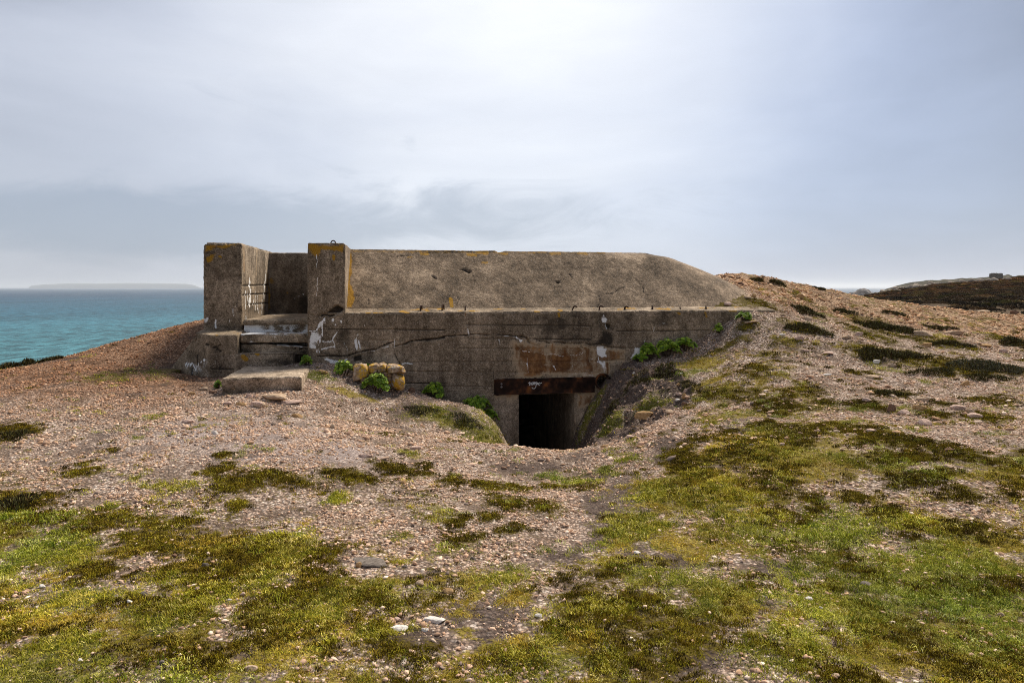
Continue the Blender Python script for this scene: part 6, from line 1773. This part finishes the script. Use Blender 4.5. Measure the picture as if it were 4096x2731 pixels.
HCOL = [np.array(c) for c in ((0.060, 0.044, 0.014), (0.085, 0.072, 0.016), (0.040, 0.029, 0.012), (0.12, 0.105, 0.028), (0.075, 0.045, 0.018), (0.16, 0.15, 0.06))]
def heather_clump(seed, c, x, y, wpx, hpx, label, tall=1.0, grey=0.0, dscale=None):
    s = CROPS[c][2]
    X, Y, Z = hit(c, x, y + hpx * 0.30)
    w_ = wpx * s * Y / FPX
    vis = hpx * s * Y / FPX
    h_ = float(np.clip(vis * 0.62, 0.03, 0.30)) * tall
    d_ = dscale if dscale else float(np.clip(vis * 2.2, 0.25, 1.3))
    e = empty("heather_clump", (X, Y, Z), 0.0, label, "heather", "dark heather clumps")
    r_ = np.random.default_rng(seed)
    V, Fq, C = [], [], []
    nb = int(np.clip(w_ * d_ * 4200, 500, 3600))
    xx = r_.uniform(-1, 1, nb); yy = r_.uniform(-1, 1, nb)
    rr = np.hypot(xx, yy); an = np.arctan2(yy, xx)
    lim = 0.82 + 0.22 * np.sin(3 * an + seed) + 0.12 * np.sin(7 * an + 2 * seed)
    kp = rr < lim
    xx, yy, rr, lim = xx[kp], yy[kp], rr[kp], lim[kp]
    wx, wy = X + xx * w_ / 2, Y + yy * d_ / 2
    zg = ground_z(wx, wy) - Z
    prof = np.sqrt(np.clip(1 - (rr / lim) ** 2, 0, 1)) * (0.75 + 0.5 * fbm(np.stack([wx * 6, wy * 6, wx * 0], 1), 3, 0.5, seed))
    for i in range(len(xx)):
        top = prof[i] * h_
        for q_ in range(2):
            lev = top * (1.0 if q_ == 0 else r_.uniform(0.2, 0.9))
            p = np.array([xx[i] * w_ / 2 + r_.normal(0, 0.01), yy[i] * d_ / 2 + r_.normal(0, 0.01), zg[i] + lev * 0.7])
            d = np.array([xx[i] * 0.5, yy[i] * 0.4, 0.9]) + r_.normal(0, 0.42, 3); d /= np.linalg.norm(d)
            s_ = np.cross(d, r_.normal(size=3)); s_ /= np.linalg.norm(s_) + 1e-9
            L_ = r_.uniform(0.018, 0.042) * (1 + 0.4 * (Y > 10)); wv = r_.uniform(0.003, 0.0065) * (1 + 0.5 * (Y > 10))
            b = len(V)
            V += [p - s_ * wv, p + s_ * wv, p + d * L_]
            Fq.append((b, b + 1, b + 2))
            c0 = HCOL[r_.integers(0, len(HCOL))] * r_.uniform(0.6, 1.4)
            if grey and r_.uniform() < grey: c0 = np.array([0.13, 0.13, 0.085]) * r_.uniform(0.6, 1.3)
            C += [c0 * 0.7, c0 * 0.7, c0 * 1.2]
    mesh_obj("foliage", np.array(V), Fq, M_HEATHER, e, {"col": np.array(C)})
    V, Fq = stem_mesh(seed + 50, w_ * 0.8, d_ * 0.8, h_ * 0.7, 16)
    mesh_obj("woody_stem", V, Fq, M_WOOD, e)
HL = [("D", 290, 435, 310, 100, "dark rounded heather clump on the rise right of the roof tip", 1.3), ("D", 610, 435, 240, 55, "low heather clump right of the dark rounded one"), ("D", 300, 575, 480, 75, "long dark heather strip below the dark rounded clump"),
      ("D", 1090, 460, 270, 44, "thin heather strip on the upper middle of the right hillside"), ("D", 900, 555, 380, 90, "mossy heather mat behind the pink rounded rock"), ("D", 1160, 600, 320, 100, "dense heather beside the wide buff rock on the hillside"),
      ("D", 1480, 580, 330, 34, "thin dark heather strip behind the wide buff rock"), ("D", 1020, 805, 720, 120, "long dark heather clump in the middle of the right slope", 1.2), ("D", 1580, 715, 440, 70, "flat dark heather right of the ochre rock"),
      ("D", 2140, 700, 260, 110, "dark heather mound at the right edge of the hillside", 1.2), ("D", 1420, 965, 500, 110, "left end of the big heather spread at right"), ("D", 1800, 905, 480, 170, "grey green crown of the big heather spread at right", 1.2, 0.5),
      ("D", 2080, 940, 360, 150, "grey tufted heather at the right edge above the gravel", 1.2, 0.5), ("D", 1900, 1010, 480, 100, "dark underside front of the big heather spread at right", 1.1), ("D", 1010, 1160, 300, 70, "low mossy tuft on gravel below the smooth buff boulder", 0.6),
      ("C", 1790, 530, 190, 70, "dark scrub clump on the skyline right of the roof", 1.6), ("C", 1560, 498, 180, 36, "low scrub strip on the skyline beside the roof", 1.4), ("C", 2290, 605, 160, 36, "low scrub on the skyline further down the rise", 1.4),
      ("E", 90, 1020, 220, 90, "heather clump on the seaward brow at the left edge", 1.3), ("E", 285, 990, 150, 80, "spiky heather clump second from the left on the seaward brow", 1.5), ("E", 520, 968, 330, 56, "long low heather clump on the seaward brow towards the bunker", 1.3),
      ("O", 1330, 455, 560, 80, "overhanging dark turf along the brow of the scarp above the hollow", 1.3, 0.0, 0.35), ("O", 980, 540, 420, 120, "tangle of dark heather on the bank below the largest green plants", 1.2, 0.0, 0.4), ("O", 640, 900, 260, 130, "dark tuft in the shade of the hollow right of the doorway", 1.2, 0.0, 0.35), ("B", 170, 1040, 300, 80, "dark tangle of turf at the wall foot left of the hollow", 1.0, 0.2, 0.35), ("B", 560, 1130, 300, 70, "dark grassy tuft on the left bank under the round green plant", 0.8, 0.3, 0.4), ("O", 1650, 600, 300, 110, "dark mossy turf hanging over the right rim of the hollow", 1.2, 0.0, 0.4),
      ("F", 90, 555, 230, 110, "dark heather bush at the left edge above the green turf", 1.3), ("F", 70, 180, 200, 80, "low dark heather mat at the left edge of the gravel slope", 0.7)]
for i, a in enumerate(HL):
    heather_clump(900 + i, *a)

# ================================================================== far crag and ruin
M_CRAG = simple_mat("crag_rock", [(0.3, (0.05, 0.045, 0.042)), (0.52, (0.15, 0.135, 0.125)), (0.7, (0.34, 0.31, 0.29))], 0.9, 0.95, 0.3, 1.0, 0.1, None, 0.0, 8.0)
cd = 150.0
cprof = [(-40, 420), (0, 396), (60, 372), (85, 352), (105, 360), (150, 345), (200, 310), (255, 302), (300, 318), (330, 345), (380, 370), (420, 395), (470, 425)]
n = 70
cxs = np.linspace(-40, 470, n)
cyy = np.interp(cxs, [p[0] for p in cprof], [p[1] for p in cprof])
V = []
rws = [(-5, 0.0), (-3.2, 0.35), (-1.8, 0.72), (-0.6, 0.96), (0.4, 1.0), (2.5, 0.7), (5, 0.0)]
for dd, f in rws:
    for x, y in zip(cxs, cyy):
        a, b = ray("M", x, y)
        zt = b * cd
        V.append((a * (cd + dd * 0.2), cd + dd, EYE - 4.5 + (zt + 4.5) * f))
V = np.array(V)
V[:, 2] += 0.22 * fbm(V * np.array([0.9, 0.9, 0.9]), 4, 0.6, 5); V[:, 0] += 0.15 * fbm(V * 1.3 + 4, 3, 0.6, 8)
crag = mesh_obj("rock_outcrop", V, grid_faces(n, len(rws)), M_CRAG)
tag(crag, "grey rocky crag standing against the sea left of the heath hill", "rock")

M_RUIN = simple_mat("ruin_masonry", [(0.3, (0.05, 0.038, 0.030)), (0.5, (0.14, 0.11, 0.085)), (0.7, (0.28, 0.225, 0.18))], 1.6, 0.95, 0.2, 0.9, 0.1, None, 0.0, 8.0)
rd = 358.0
rx0, _, rz1 = pt("M", 1918, 104, rd); rx1 = pt("M", 2052, 104, rd)[0]; rz0 = pt("M", 1918, 205, rd)[2]
ruin = empty("ruined_tower", ((rx0 + rx1) / 2, rd, rz0), R(24), "square roofless stone tower ruin on the headland skyline", "ruin")
hw = (rx1 - rx0) / 2 * 0.80; hh = rz1 - rz0
def ruin_wall(x0, x1, y0, y1, seed, opening=None):
    n_ = 22
    xs2 = np.linspace(0, 1, n_)
    topz = hh * (1.0 - 0.30 * np.abs(fbm2(xs2 * 5, xs2 * 0 + seed, 1.0, 4))) - 0.1 * (seed % 3)
    along_x = abs(x1 - x0) > abs(y1 - y0)
    V, Fq = [], []
    rowsz = np.linspace(0, 1, 9)
    for sd_ in (0, 1):
        for rz in rowsz:
            for k, s in enumerate(xs2):
                bat = 0.10 * hh * (1 - rz) * (1 if sd_ else -1) * 0.35
                if along_x: V.append((x0 + (x1 - x0) * s, (y1 if sd_ else y0) + bat, rz * topz[k]))
                else: V.append(((x1 if sd_ else x0) + bat, y0 + (y1 - y0) * s, rz * topz[k]))
    V = np.array(V); V[:, :2] += 0.05 * np.stack([fbm(V * 2.2, 3, 0.6, seed), fbm(V * 2.2 + 5, 3, 0.6, seed)], 1)
    nn2 = n_ * len(rowsz)
    gf_ = grid_faces(n_, len(rowsz))
    top0 = (len(rowsz) - 1) * n_
    i_ = np.arange(n_ - 1)
    cap = np.stack([top0 + i_, top0 + i_ + 1, nn2 + top0 + i_ + 1, nn2 + top0 + i_], 1)
    j_ = np.arange(len(rowsz) - 1) * n_
    e0 = np.stack([j_, j_ + n_, nn2 + j_ + n_, nn2 + j_], 1); e1 = np.stack([j_ + n_ - 1, j_ + 2 * n_ - 1, nn2 + j_ + 2 * n_ - 1, nn2 + j_ + n_ - 1], 1)
    mesh_obj("wall", V, np.concatenate([gf_, gf_[:, ::-1] + nn2, cap, e0, e1]), M_RUIN, ruin)
tk = 0.7
ruin_wall(-hw, hw, -hw, -hw + tk, 1); ruin_wall(-hw, hw, hw - tk, hw, 2); ruin_wall(-hw, -hw + tk, -hw + tk, hw - tk, 3); ruin_wall(hw - tk, hw, -hw + tk, hw - tk, 4)
